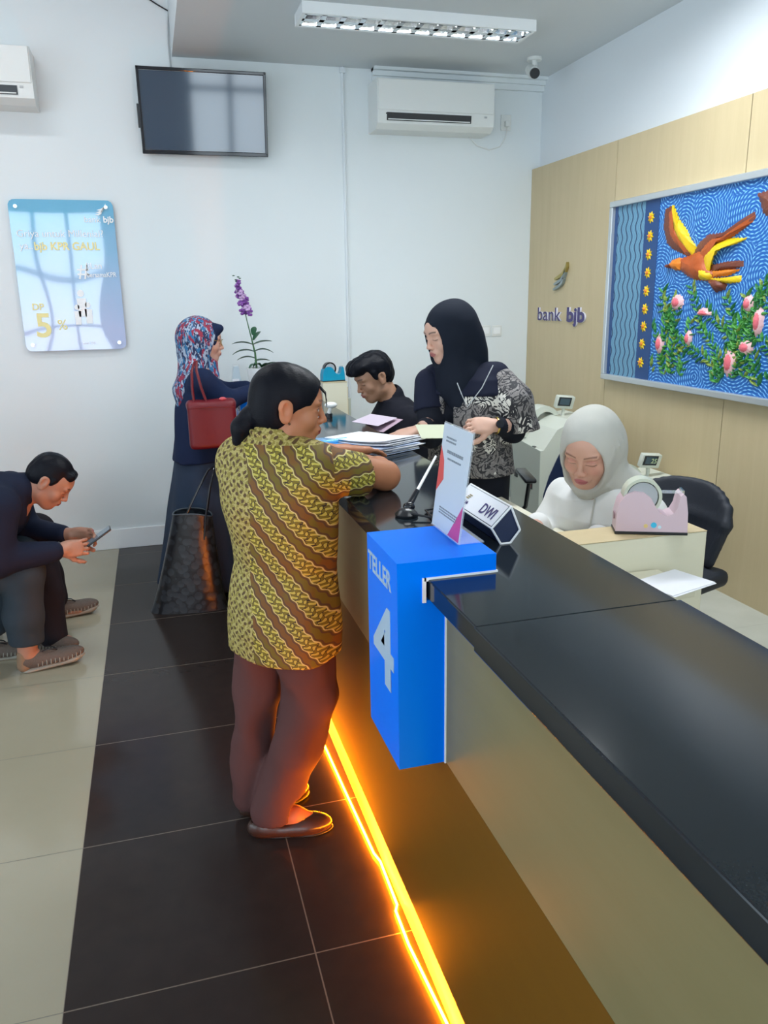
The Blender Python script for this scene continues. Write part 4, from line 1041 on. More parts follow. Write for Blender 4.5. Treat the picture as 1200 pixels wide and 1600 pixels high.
# ------------------------------------------------------------ people
def skinmat(name, rough=.5):
    m, nt, b = newmat(name); a = nt.nodes.new('ShaderNodeVertexColor'); a.layer_name = 'Col'
    nt.links.new(a.outputs[0], b.inputs['Base Color']); b.inputs['Roughness'].default_value = rough
    b.inputs['Subsurface Weight'].default_value = .08; b.inputs['Subsurface Radius'].default_value = (.02, .008, .004); b.inputs['Subsurface Scale'].default_value = .3
    n = noise(nt, None, 160, 3); bp = nt.nodes.new('ShaderNodeBump'); bp.inputs['Strength'].default_value = .08; bp.inputs['Distance'].default_value = .002
    nt.links.new(n.s, bp.inputs['Height']); nt.links.new(bp.outputs['Normal'], b.inputs['Normal'])
    return m
M['skin'] = skinmat('skin')
def hairmat(name, col=(.004, .005, .009)):
    m, nt, b = newmat(name); b.inputs['Base Color'].default_value = (*col, 1); b.inputs['Roughness'].default_value = .42; b.inputs['Specular IOR Level'].default_value = .13
    tc = nt.nodes.new('ShaderNodeTexCoord'); mp = nt.nodes.new('ShaderNodeMapping'); mp.inputs['Scale'].default_value = (60, 60, 260)
    nt.links.new(tc.outputs['Object'], mp.inputs['Vector']); n = noise(nt, mp.outputs['Vector'], 2, 3)
    bp = nt.nodes.new('ShaderNodeBump'); bp.inputs['Strength'].default_value = .35; bp.inputs['Distance'].default_value = .003
    nt.links.new(n.s, bp.inputs['Height']); nt.links.new(bp.outputs['Normal'], b.inputs['Normal']); return m
M['hair'] = hairmat('black_hair')
def cloth(name, col, rough=.9, wr=.25, ws=14, var=.0):
    return mat(name, col, max(rough, .8), spec=.18, bump=wr, bscale=ws, var=var)

# --- the woman in the batik shirt
pa = person_root((.27, 2.22, 0), 'woman in yellow and brown batik shirt leaning her elbow on the counter')
hc = V3((.356, 2.255, 1.316)); HM = rotm(-5, 8, 2); sA = 1.0
skinA = (.46, .185, .090)
F = Field(); head(F, hc, HM, sA, nose=1.0)
neckto(F, hc, HM, sA, (.315, 2.245, 1.19), .050, .060)
F.rc((.315, 2.25, 1.10), (.318, 2.25, .85), .085, .085, .05); F.rc((.225, 2.32, 1.145), (.39, 2.17, 1.145), .045, .045, .05)
F.rc((.29, 2.29, .78), (.34, 2.23, .78), .085, .085, .05)
F.chain([(.405, 2.15, 1.155), (.635, 2.235, 1.100)], [.052, .043], .03)                   # near upper arm
F.chain([(.640, 2.240, 1.092), (.650, 2.36, 1.090), (.630, 2.52, 1.088)], [.042, .038, .026], .02)
hand(F, (.630, 2.53, 1.088), (-.10, 1, -.06), (.3, 0, 1), 1, 16)
F.chain([(.215, 2.34, 1.15), (.40, 2.62, 1.11)], [.050, .042], .03)
F.chain([(.41, 2.62, 1.098), (.55, 2.70, 1.088), (.63, 2.72, 1.086)], [.040, .032, .025], .02)
hand(F, (.635, 2.72, 1.086), (1, .10, -.06), (0, .2, 1), -1, 14)
F.chain([(.335, 2.22, .76), (.372, 2.192, .44), (.310, 2.178, .26), (.235, 2.162, .10)], [.075, .052, .046, .036], .02)
F.chain([(.265, 2.31, .76), (.225, 2.30, .43), (.200, 2.285, .26), (.185, 2.272, .10)], [.070, .050, .042, .034], .02)
F.chain([(.215, 2.160, .055), (.30, 2.150, .045), (.375, 2.136, .024)], [.030, .030, .018], .02, sq=(V3((0, 0, 1)), .9))
F.chain([(.180, 2.272, .055), (.26, 2.30, .045), (.33, 2.325, .024)], [.030, .030, .018], .02)
solid(F, 'body', M['skin'], pa, .009, [(hc, (.135, .135, .155), .0026), ((.625, 2.62, 1.08), (.10, .16, .05), .0032), ((.29, 2.15, .06), (.13, .06, .07), .005)],
      facecol(hc, HM, sA, skinA, lip=(.30, .07, .07), openeye=True, brow=(.16, .07, .04)))
A = lambda x, y, z: hc+HM@(np.array([x, y, z])*sA)
F = Field(); F.el(A(0, -.016, .034), (.0795, .098, .0905), HM, .02); F.el(A(0, -.035, -.012), (.076, .078, .080), HM, .02); F.el(A(0, .026, .046), (.070, .072, .060), HM, .02)
F.el(A(0, .138, -.002), (.094, .086, .090), HM, .014, 's'); F.el(A(.085, .048, -.056), (.050, .060, .064), HM, .010, 's'); F.el(A(-.085, .045, -.050), (.050, .066, .070), HM, .010, 's')
F.el(A(.082, -.010, -.008), (.016, .024, .036), HM, .005, 's'); F.el(A(-.082, -.010, -.008), (.016, .024, .036), HM, .005, 's')
F.chain([A(0, -.088, -.022), A(-.002, -.108, -.040), A(-.002, -.124, -.075), A(.0, -.132, -.112)], [.016, .024, .030, .018], .014)
F.wob(.0007, 120, 3)
solid(F, 'hair', M['hair'], pa, .0045)
mb = MB()
t0 = A(0, -.096, -.029); ax = (A(-.002, -.108, -.040)-A(0, -.088, -.022)); ax /= np.linalg.norm(ax); s1 = HM[:, 0]; s2 = np.cross(ax, s1)
mb.tube([t0+(s1*cos(a)+s2*sin(a))*.0200-np.array(pa.location) for a in [2*pi*k/16 for k in range(16)]], .0035, 6, True)
hair_o = [c for c in pa.children if c.name.startswith('hair')][0]; mb.build('hair_tie', mat('brown_red_band', (.25, .05, .05), .6), hair_o, 60)
rg = random.Random(2)
mb = MB()
for k in range(5):
    p = A(.012+rg.uniform(-.01, .02), .082, .062+rg.uniform(-.004, .01)); mb.tube([p-np.array(pa.location), p+HM@np.array([.0, .018, -.015])-np.array(pa.location), p+HM@np.array([rg.uniform(-.01, .01), .026, -.045+rg.uniform(-.012, .012)])-np.array(pa.location)], [.0012, .001, .0005], 5)
mb.build('loose_strand', M['hair'], hair_o, 60)
MB().sph(A(.081, .002, -.036)-np.array(pa.location), .0036, n=10).build('earring', mat('dark_stud', (.12, .05, .02), .3, .5), pa, 60)
# batik shirt
def batik(name, dots=False):
    m, nt, b = newmat(name); g, (x, y, z) = worldpos(nt)
    u = x*.90-y*.45; u = u*1.0
    if not dots:
        slv = x.gt(.452)*z.gt(1.03)              # the sleeve is cut along its own grain
        t = (u*.80+z*.60)*(slv*-1+1)+(z*.98-x*.12)*slv; s = (z*.80-u*.60)*(slv*-1+1)+(x*.98+z*.12)*slv
        P_ = .066
        ph = (t+(s*(2*pi/.034)).sin()*.0022+5).mod(P_)/P_
        band = ph.lt(.52)
        # running key motif inside the light bands: steep little hooks
        hk = ((s*(2*pi/.0155)+(t*(2*pi/.022)).sin()*1.7).sin()); hk2 = ((t*(2*pi/.0165)+s*(2*pi/.0155)*.5+(s*170).sin()*.6).sin())
        line = (hk+hk2*.8).gt(.05); dark = (hk+hk2*.8).abs().lt(.24)
        c1 = mixc(nt, line, (.17, .13, .008), (.50, .43, .07)); c1 = mixc(nt, dark, c1, (.028, .016, .012))
        n = noise(nt, g.outputs['Position'], 9, 2)
        c2 = mixc(nt, ((n-.46)*9).mx(0).mn(1), (.145, .105, .006), (.17, .070, .008))
        e1 = (ph-.52).abs().lt(.022); e2 = (ph-.985).abs().lt(.020); e3 = (ph-.60).abs().lt(.03); e4 = (ph-.90).abs().lt(.03)
        c = mixc(nt, band, c2, c1); c = mixc(nt, e3.mx(e4), c, (.085, .040, .022)); c = mixc(nt, e1.mx(e2), c, (.60, .52, .22))
        # the left panel of the shirt carries small rosettes instead
        side = (x*.66+y*.40+(z-1.0)*.10)
        lx = (x*.75-y*.66)
        a1 = (lx*(2*pi/.030)+(z*(2*pi/.040)).sin()*.8).sin(); a2 = (z*(2*pi/.026)+(lx*(2*pi/.034)).sin()*.8).sin(); dd_ = (a1*a2)
        n2 = noise(nt, g.outputs['Position'], 120, 2)
        cc_ = mixc(nt, dd_.gt(.34), mixc(nt, n2.gt(.5), (.26, .21, .04), (.43, .36, .12)), (.085, .045, .012))
        sidef = (x-(z-1.0)*.03).lt(.218)*z.lt(1.22)
        c = mixc(nt, sidef, c, cc_)
        top = z.gt(1.222); c = mixc(nt, top, c, cc_)
    nt.links.new(c, b.inputs['Base Color']); b.inputs['Roughness'].default_value = .7
    n = noise(nt, g.outputs['Position'], 13, 2); bp = nt.nodes.new('ShaderNodeBump'); bp.inputs['Strength'].default_value = .35; bp.inputs['Distance'].default_value = .012
    nt.links.new(n.s, bp.inputs['Height']); nt.links.new(bp.outputs['Normal'], b.inputs['Normal'])
    return m
M['batik'] = batik('batik_cloth')
F = Field()
F.loft([(.572, .312, 2.255, .180, .142), (.66, .315, 2.255, .180, .145), (.74, .320, 2.255, .172, .140), (.85, .326, 2.255, .158, .132), (.93, .324, 2.255, .165, .138), (1.03, .320, 2.255, .178, .148), (1.12, .314, 2.25, .180, .134), (1.185, .310, 2.25, .158, .100), (1.222, .308, 2.25, .105, .072), (1.245, .306, 2.25, .06, .06)], 38, .02, fold=.022, nf=6, ph=1.0, tw=5, pw=2.3)
F.rc((.225, 2.34, 1.165), (.40, 2.17, 1.165), .062, .060, .04)
F.chain([(.405, 2.155, 1.150), (.545, 2.198, 1.112)], [.066, .066], .03)
F.chain([(.222, 2.345, 1.145), (.35, 2.52, 1.10)], [.066, .064], .03)
F.rc((.306, 2.245, 1.200), (.312, 2.247, 1.236), .066, .061, .012)
F.wob(.0035, 16, 5)
cutA = V3((.525, 2.193, 1.118)); nA = V3((.93, .30, -.05))
# trim sleeve end with a rounded cutter placed beyond the cuff
F.rc(cutA+nA*.075, cutA+nA*.16, .068, .10, .004, 's')
F.rc((.39, 2.585, 1.10), (.44, 2.65, 1.08), .07, .09, .004, 's')
F.rc((.322, 2.248, 1.275), (.340, 2.25, 1.36), .054, .075, .004, 's')
solid(F, 'shirt', M['batik'], pa, .0065)
# collar
F = Field(); n = 26
for k in range(n):
    a0, a1 = 2*pi*k/n, 2*pi*(k+1)/n
    q = lambda a: V3((.312+.064*cos(a), 2.25+.062*sin(a), 1.222-.014*cos(a)))
    F.rc(q(a0), q(a1), .0055, .0055, .004); F.rc(q(a0)+V3((0, 0, .016)), q(a1)+V3((0, 0, .016)), .005, .005, .012)
solid(F, 'collar', M['batik'], pa, .004)
M['brown_trouser'] = cloth('brown_trousers', (.095, .042, .040), .7, .4, 9)
F = Field()
F.rc((.275, 2.30, .72), (.345, 2.215, .72), .115, .115, .04)
F.chain([(.345, 2.215, .70), (.375, 2.190, .44), (.315, 2.178, .26), (.245, 2.170, .075)], [.108, .082, .076, .076], .02)
F.chain([(.255, 2.32, .70), (.225, 2.30, .42), (.200, 2.285, .26), (.178, 2.27, .065)], [.098, .072, .064, .060], .015)
F.wob(.006, 24, 8)
F.cut((.245, 2.17, .060), (.28, 0, -1)); F.el((.325, 2.150, .075), (.075, .07, .062), rotm(0, 0, 0), .01, 's')
solid(F, 'trousers', M['brown_trouser'], pa, .007)
# slip-on shoes with a gilt buckle
def loafer(heel, toe, name='shoe'):
    heel, toe = V3(heel), V3(toe); d = toe-heel; L = np.linalg.norm(d); d /= L; sd = np.cross(d, [0, 0, 1.])
    B3 = np.stack([sd, d, V3((0, 0, 1))], 1); c = (heel+toe)/2
    F = Field(); F.el(c+V3((0, 0, .020)), (.040, L/2+.004, .032), B3, .01); F.el(heel+d*.045+V3((0, 0, .030)), (.033, .050, .034), B3, .02); F.el(toe-d*.07+V3((0, 0, .022)), (.042, .07, .030), B3, .02)
    F.el(heel+d*.082+V3((0, 0, .062)), (.028, .078, .040), B3, .006, 's'); F.cut(c+V3((0, 0, .001)), (0, 0, -1))
    o = solid(F, name, M['loafer'], pa, .0045)
    so = MB(); q = heel+d*.03-np.array(pa.location)
    F2 = Field(); F2.el(c+V3((0, 0, .004)), (.037, L/2, .006), B3); F2.el(toe-d*.06+V3((0, 0, .004)), (.041, .062, .006), B3)
    sole = solid(F2, 'sole', M['black_plastic'], o, .004, local=True); sole.data.transform(Matrix.Translation(-Vector(pa.location)))
    ac = toe-d*.088+V3((0, 0, .047))-np.array(pa.location)
    mb = MB(); pts_ = [ac+sd*x_-V3((0, 0, 1))*abs(x_)**2*16 for x_ in np.linspace(-.038, .038, 11)]; mb.tube(pts_, .0050, 6); o2 = mb.build('strap', M['loafer'], o, 60)
    mb = MB()
    for s_ in (-.012, .012): mb.tube([ac+V3((0, 0, .006))+sd*(s_+.010*cos(a))+d*.009*sin(a) for a in [2*pi*k/12 for k in range(12)]], .0028, 6, True)
    mb.build('buckle', M['gold'], o, 60); return o
M['loafer'] = mat('black_brown_leather', (.045, .022, .016), .25)
loafer((.160, 2.165, 0), (.408, 2.128, 0)); loafer((.145, 2.262, 0), (.372, 2.335, 0))
def ring(c, n, r, t, name, m, parent, root):
    n = Vector(n).normalized(); a = n.orthogonal().normalized(); b_ = n.cross(a); c = Vector(c)-Vector(root.location)
    mb = MB(); mb.tube([c+(a*cos(2*pi*k/20)+b_*sin(2*pi*k/20))*r for k in range(20)], t, 6, True); return mb.build(name, m, parent, 60)

# --- generic head scarf
def hijab(F, hc, HM, s, hole=(.060, .086, .082), hy=.105, hz=-.018, back=.10, chin=.10, wr=.0):
    A = lambda x, y, z: hc+HM@(np.array([x, y, z])*s)
    F.el(A(0, -.022, .026), V3((.094, .112, .104))*s, HM, .02)
    F.el(A(0, -.030, -.030), V3((.090, .100, .110))*s, HM, .03)
    F.el(A(0, .010, -.085), V3((.080, .082, .060))*s, HM, .03)
    F.el(A(0, .035, -.020), V3((.082, .066, .100))*s, HM, .02)
    return A
def hijab_hole(F, A, HM, s, hole=(.056, .070, .080), hy=.108, hz=-.016):
    F.el(A(0, hy, hz), V3(hole)*s, HM, .010, 's')

# --- standing clerk in black head scarf and open patterned jacket
pb = person_root((1.27, 3.12, .15), 'clerk in black head scarf and grey patterned jacket standing behind the counter')
hb = V3((1.155, 3.09, 1.470)); HB = rotm(190, 16, 0); skinB = (.60, .36, .27); sB = .97
F = Field(); head(F, hb, HB, sB, ears=False, nose=.75, jaw=.95); neckto(F, hb, HB, sB, (1.22, 3.12, 1.31))
F.rc((1.24, 3.12, 1.25), (1.28, 3.14, .98), .11, .10, .05); F.rc((1.13, 3.17, 1.265), (1.34, 3.05, 1.27), .045, .045, .05)
F.rc((1.25, 3.19, .92), (1.32, 3.08, .92), .10, .10, .05)
F.chain([(1.10, 3.17, 1.27), (1.075, 3.07, 1.05)], [.048, .040], .03); F.chain([(1.075, 3.07, 1.06), (1.035, 3.01, 1.11), (.985, 2.975, 1.098)], [.038, .030, .022], .02)
hand(F, (.985, 2.975, 1.098), (-.95, -.02, -.16), (-.1, -.2, 1), 1, 14, .95)
F.chain([(1.36, 3.03, 1.27), (1.395, 2.97, 1.07)], [.048, .040], .03); F.chain([(1.395, 2.97, 1.08), (1.33, 2.92, 1.105), (1.275, 2.895, 1.115)], [.040, .030, .023], .02)
hand(F, (1.275, 2.895, 1.115), (-1, -.02, .06), (.05, -.75, .6), -1, (35, 40, 45, 50), .95)
for sx_ in ((1.25, 3.19), (1.32, 3.08)): F.chain([(*sx_, .90), (sx_[0], sx_[1], .58), (sx_[0]+.01, sx_[1]+.03, .24)], [.08, .055, .038], .03); F.rc((sx_[0], sx_[1]+.02, .19), (sx_[0]-.14, sx_[1]-.03, .175), .032, .022, .02)
solid(F, 'body', M['skin'], pb, .010, [(hb, (.12, .12, .15), .0028), ((.91, 2.975, 1.08), (.11, .06, .06), .0034), ((1.20, 2.89, 1.11), (.11, .06, .07), .0034)],
      facecol(hb, HB, sB, skinB, lip=(.42, .14, .13)))
M['black_scarf'] = cloth('black_scarf', (.008, .012, .022), .6, .35, 12)
F = Field(); A = hijab(F, hb, HB, sB*1.0)
F.rc(A(0, -.05, .03), A(0, -.088, -.10), .075, .055, .04); F.chain([A(0, -.085, -.06), (1.275, 3.13, 1.33)], [.065, .070], .04)
F.chain([A(0, .02, -.10), (1.20, 3.085, 1.30), (1.205, 3.050, 1.20)], [.062, .080, .062], .03); F.rc(A(-.02, .02, -.115), (1.165, 3.095, 1.25), .055, .060, .03)
hijab_hole(F, A, HB, sB, (.064, .080, .092), .108, -.022); F.rc(A(-.03, .074, .056), A(.03, .074, .056), .006, .006, .012)
F.wob(.0018, 40, 4)
solid(F, 'head_scarf', M['black_scarf'], pb, .0055)
m, nt, b = newmat('grey_leaf_batik'); g, (x, y, z) = worldpos(nt)
n1 = noise(nt, g.outputs['Position'], 17, 2, 2.0); n2 = noise(nt, g.outputs['Position'], 7, 1); n3 = noise(nt, g.outputs['Position'], 90, 3, 1.0)
ln = ((n1*30).sin()*.5+.5); c_ = mixc(nt, (n3*2-.5).mx(0).mn(1), (.14, .13, .13), (.30, .28, .27)); c_ = mixc(nt, (ln-.62).gt(0), c_, (.025, .025, .03))
cs = mixc(nt, (ln-.50).gt(0), (.72, .70, .64), (.015, .015, .02)); nt.links.new(mixc(nt, n2.gt(.60), c_, cs), b.inputs['Base Color']); b.inputs['Roughness'].default_value = .7
M['leaf_batik'] = m; M['black_cloth'] = cloth('black_cloth', (.010, .012, .020), .7, .35, 11); M['navy_yoke'] = cloth('navy_yoke', (.010, .013, .030), .7, .3, 11)
# black blouse and sleeves
F = Field()
F.loft([(.86, 1.285, 3.13, .135, .105), (1.0, 1.28, 3.13, .140, .11), (1.15, 1.25, 3.12, .150, .115), (1.27, 1.24, 3.12, .15, .09), (1.31, 1.235, 3.12, .09, .07)], 222, .02)
F.chain([(1.10, 3.17, 1.26), (1.072, 3.07, 1.055)], [.060, .053], .03); F.chain([(1.072, 3.07, 1.065), (1.030, 3.01, 1.108)], [.052, .037], .02)
F.chain([(1.36, 3.03, 1.26), (1.395, 2.97, 1.075)], [.060, .053], .03); F.chain([(1.395, 2.97, 1.085), (1.300, 2.905, 1.112)], [.050, .036], .02)
F.wob(.003, 25, 2); solid(F, 'blouse', M['black_cloth'], pb, .007)
def jacket(F, side):
    F.loft([(.885, 1.275, 3.13, .192, .150), (.96, 1.275, 3.13, .185, .148), (1.08, 1.26, 3.125, .180, .145), (1.20, 1.245, 3.12, .180, .135), (1.285, 1.24, 3.12, .165, .105), (1.325, 1.24, 3.12, .10, .07)], 222, .02, fold=.03, nf=5, ph=.6, tw=4, pw=2.3)
F = Field(); jacket(F, 0); F.rc((1.13, 3.175, 1.275), (1.355, 3.045, 1.285), .062, .062, .03)
F.wob(.004, 18, 9)
fw = rotm(222)[:, 1]; rt = rotm(222)[:, 0]
F.bx(V3((1.25, 3.12, 1.02))+fw*.13+rt*.02, (.024, .12, .30), .01, rotm(222), .01, 's')
solid(F, 'jacket', M['leaf_batik'], pb, .007)
F = Field(); F.loft([(1.215, 1.243, 3.12, .190, .143), (1.285, 1.24, 3.12, .172, .112), (1.330, 1.24, 3.12, .105, .076)], 222, .01, pw=2.3); F.rc((1.13, 3.175, 1.28), (1.35, 3.05, 1.29), .066, .066, .03)
F.wob(.004, 18, 9); F.cut((1.2, 3.1, 1.222), (0, 0, -1)); F.bx(V3((1.25, 3.12, 1.15))+fw*.15+rt*.02, (.022, .10, .30), .01, rotm(222), .01, 's')
solid(F, 'yoke', M['navy_yoke'], pb, .007)
F = Field(); F.chain([(1.365, 3.03, 1.265), (1.400, 2.98, 1.19), (1.425, 2.97, 1.07)], [.066, .078, .086], .03); F.wob(.004, 20, 4); F.cut((1.42, 2.97, 1.075), (.1, 0, -1)); F.rc((1.41, 2.975, 1.04), (1.40, 2.98, 1.12), .072, .060, .004, 's')
solid(F, 'loose_sleeve', M['leaf_batik'], pb, .006)
F = Field(); F.chain([(1.105, 3.175, 1.265), (1.085, 3.12, 1.15)], [.064, .066], .03); F.wob(.003, 20, 4); F.cut((1.085, 3.12, 1.155), (0, -.4, -1)); solid(F, 'sleeve', M['navy_yoke'], pb, .006)
F = Field()
for sx_ in ((1.25, 3.19), (1.32, 3.08)): F.chain([(*sx_, .93), (sx_[0]+.005, sx_[1]+.005, .55), (sx_[0]+.01, sx_[1]+.02, .20)], [.115, .095, .085], .03)
F.wob(.004, 16, 4); F.cut((1.3, 3.1, .185), (0, 0, -1)); solid(F, 'trousers', M['black_cloth'], pb, .009)
for sx_ in ((1.25, 3.19), (1.32, 3.08)):
    F = Field(); F.el((sx_[0]-.05, sx_[1]-.0, .182), (.13, .042, .034)); F.cut((0, 0, .151), (0, 0, -1)); solid(F, 'shoe', M['black_plastic'], pb, .006)
for tup in [((1.245, 3.00, 1.26), (1.21, 2.985, 1.18)), ((1.30, 3.01, 1.335), (1.245, 2.985, 1.24)), ((1.245, 2.985, 1.24), (1.205, 2.98, 1.185))]: pass
mb = MB(); P_ = [V3((1.300, 2.965, 1.345)), V3((1.245, 2.945, 1.26)), V3((1.185, 2.950, 1.185)), V3((1.165, 2.965, 1.24)), V3((1.155, 2.985, 1.28))]
mb.tube([p-np.array(pb.location) for p in P_], .0022, 5); mb.build('lanyard', M['grey_plastic'], pb, 60)
w_ = ring((1.292, 2.902, 1.112), (-1, -.02, .06), .031, .0045, 'wrist_watch', M['gold_bright'] if 'gold_bright' in M else mat('gold_watch', (.65, .45, .12), .25, .9), pb, pb)
MB().cyl(V3((1.290, 2.868, 1.122))-np.array(pb.location), V3((1.290, 2.860, 1.126))-np.array(pb.location), .016).build('watch_face', M['black_gloss'], w_, 30)
ring((.995, 2.976, 1.100), (-1, 0, -.16), .028, .0020, 'bracelet', M['gold'], pb, pb)
o = thing('slip', (1.02, 2.895, 1.105), 'cream paper slip held in the hand of the standing clerk', 'paper')
MB().box((.02, 0, 0), (.16, .085, .0015), Matrix.Rotation(R(30), 3, 'X')@Matrix.Rotation(R(4), 3, 'Y')).build('sheet', mat('cream_paper', (.52, .56, .40), .6), o)

# --- customer in the printed head scarf, back turned, at the far end of the counter
pc = person_root((.20, 4.42, 0), 'customer in multicoloured head scarf and navy top at the far end of the counter')
hp = V3((.262, 4.42, 1.400)); HC = rotm(2, 6, 0); skC = (.55, .32, .24); sC = .98
F = Field(); head(F, hp, HC, sC, ears=False, nose=.9); neckto(F, hp, HC, sC, (.225, 4.42, 1.25))
F.rc((.22, 4.42, 1.18), (.20, 4.42, .86), .11, .10, .05); F.rc((.22, 4.57, 1.20), (.22, 4.27, 1.20), .055, .055, .05)
F.chain([(.23, 4.27, 1.20), (.335, 4.30, 1.09), (.50, 4.38, 1.12)], [.048, .040, .026], .02); hand(F, (.50, 4.38, 1.115), (1, .15, -.12), (0, 0, 1), 1, 14)
F.chain([(.23, 4.57, 1.20), (.34, 4.58, 1.10), (.49, 4.55, 1.12)], [.048, .040, .026], .02); hand(F, (.49, 4.55, 1.115), (1, -.1, -.12), (0, 0, 1), -1, 14)
for y_ in (4.34, 4.50): F.chain([(.20, y_, .86), (.19, y_, .48), (.16, y_, .08)], [.09, .06, .04], .03); F.rc((.15, y_, .04), (.30, y_, .03), .032, .022, .02)
solid(F, 'body', M['skin'], pc, .011, [(hp, (.12, .12, .15), .0032)], facecol(hp, HC, sC, skC, openeye=True))
m, nt, b = newmat('printed_scarf'); g, (x, y, z) = worldpos(nt)
mp = nt.nodes.new('ShaderNodeMapping'); mp.inputs['Scale'].default_value = (1, 1, .38); nt.links.new(g.outputs['Position'], mp.inputs['Vector'])
n1 = noise(nt, mp.outputs['Vector'], 75, 2, .8); n2 = noise(nt, mp.outputs['Vector'], 16, 2, .5); n3 = noise(nt, mp.outputs['Vector'], 60, 2, .6)
c = mixc(nt, n1.gt(.50), (.010, .022, .08), (.34, .42, .54)); c = mixc(nt, n3.gt(.57), c, (.02, .16, .36))
c = mixc(nt, (n2.gt(.50))*(noise(nt, mp.outputs['Vector'], 55, 2, .7).gt(.50)), c, (.28, .02, .055))
nt.links.new(c, b.inputs['Base Color']); b.inputs['Roughness'].default_value = .7; M['print_scarf'] = m
M['navy_cloth'] = cloth('navy_cloth', (.010, .020, .060), .7, .35, 10); M['skirt'] = cloth('blue_grey_skirt', (.030, .048, .085), .75, .3, 8)
F = Field(); A = hijab(F, hp, HC, sC)
F.el(A(0, -.045, .02), (.098, .105, .105), HC, .03)
F.rc(A(0, -.05, -.08), (.205, 4.42, 1.235), .085, .080, .03); F.chain([(.20, 4.40, 1.25), (.145, 4.38, 1.14), (.115, 4.36, .98)], [.075, .060, .022], .03, sq=(V3((0, 1, 0)), .7))
hijab_hole(F, A, HC, sC, (.060, .078, .084), .118, -.020)
F.cut(A(0, .050, 0), HC[:, 1]*1+HC[:, 2]*-.25)
F.rc(A(0, -.02, -.095), A(0, .028, -.118), .066, .050, .03); F.rc(A(0, .015, -.11), (.275, 4.40, 1.215), .058, .060, .03); F.wob(.0025, 34, 4); solid(F, 'head_scarf', M['print_scarf'], pc, .006)
F = Field(); F.el(A(0, -.004, .018), (.085, .096, .102), HC); F.rc(A(-.035, .085, .078), A(.035, .085, .078), .020, .020, .02); F.rc(A(-.03, .06, .07), A(.03, .06, .07), .028, .028, .02)
F.cut(A(0, .045, 0), -HC[:, 1]+HC[:, 2]*-.35); F.el(A(0, .110, -.028), (.066, .072, .083), HC, .008, 's'); F.cut(A(0, 0, .0-.10), -HC[:, 2])
solid(F, 'under_scarf', M['navy_cloth'], pc, .005)
sc_o = [c_ for c_ in pc.children if c_.name.startswith('under_scarf')][0]
mb = MB(); q = lambda x, y, z: A(x, y, z)-np.array(pc.location)
mb.tube([q(.083, .035, .012), q(.072, .088, .010)], .0018, 5)
for sg in (-1, 1): mb.tube([q(sg*.033+.022*cos(a), .104-.010*abs(cos(a)), .002+.018*sin(a)) for a in [2*pi*k/16 for k in range(16)]], .0014, 5, True)
mb.build('spectacles', M['gold'], pc, 60)
F = Field()
F.loft([(.76, .19, 4.42, .20, .145), (.90, .20, 4.42, .185, .130), (1.05, .21, 4.42, .185, .125), (1.18, .222, 4.42, .185, .11), (1.25, .225, 4.42, .11, .07)], 2, .02, fold=.04, nf=6, ph=.3, pw=2.3)
F.rc((.225, 4.42, 1.22), (.250, 4.42, 1.30), .070, .062, .02); F.rc((.22, 4.27, 1.20), (.22, 4.57, 1.20), .062, .062, .03)
F.chain([(.235, 4.265, 1.20), (.345, 4.30, 1.085), (.50, 4.38, 1.120)], [.066, .062, .040], .03); F.chain([(.235, 4.57, 1.20), (.35, 4.59, 1.10), (.49, 4.55, 1.12)], [.066, .060, .040], .03)
F.wob(.005, 17, 6); solid(F, 'blouse', M['navy_cloth'], pc, .008)
F = Field(); F.loft([(.015, .155, 4.44, .30, .235), (.25, .165, 4.435, .265, .205), (.50, .18, 4.43, .235, .175), (.82, .195, 4.42, .175, .125)], 2, .01, fold=.10, nf=7, ph=1.2, tw=2)
F.wob(.004, 10, 6); solid(F, 'skirt', M['skirt'], pc, .010)
pc.location.y += .085; pc.location.x += .004
# red shoulder bag
M['red_leather'] = mat('red_leather', (.135, .003, .010), .45, bump=.15, bscale=120)
bg = thing('shoulder_bag', (.266, 4.235, .86), 'dark red leather bag hanging from the shoulder of the customer in the printed scarf', 'handbag')
F = Field(); F.bx((0, 0, .125), (.125, .045, .125), .022); F.rc((-.105, 0, .235), (.105, 0, .235), .018, .018, .03); F.wob(.002, 22, 3)
solid(F, 'body', M['red_leather'], bg, .006, local=True)
mb = MB(); mb.tube([(-.085, -.020, .235), (-.090, -.022, .32), (-.085, -.020, .41), (-.065, .045, .445), (-.06, .07, .44)], .007, 8); mb.tube([(-.02, -.020, .235), (-.045, -.022, .32), (-.062, -.020, .41), (-.055, .045, .45)], .007, 8); mb.build('strap', M['red_leather'], bg, 60)
mb = MB(); mb.tube([(-.118, -.043, .215), (0, -.05, .222), (.118, -.043, .215)], .0022, 5); mb.build('seam', M['red_leather'], bg, 60)
mb = MB(); mb.sph((.06, -.02, .258), .012, (1.6, 1, .8)); mb.build('clasp', mat('pink_clasp', (.55, .08, .10), .4), bg, 60)
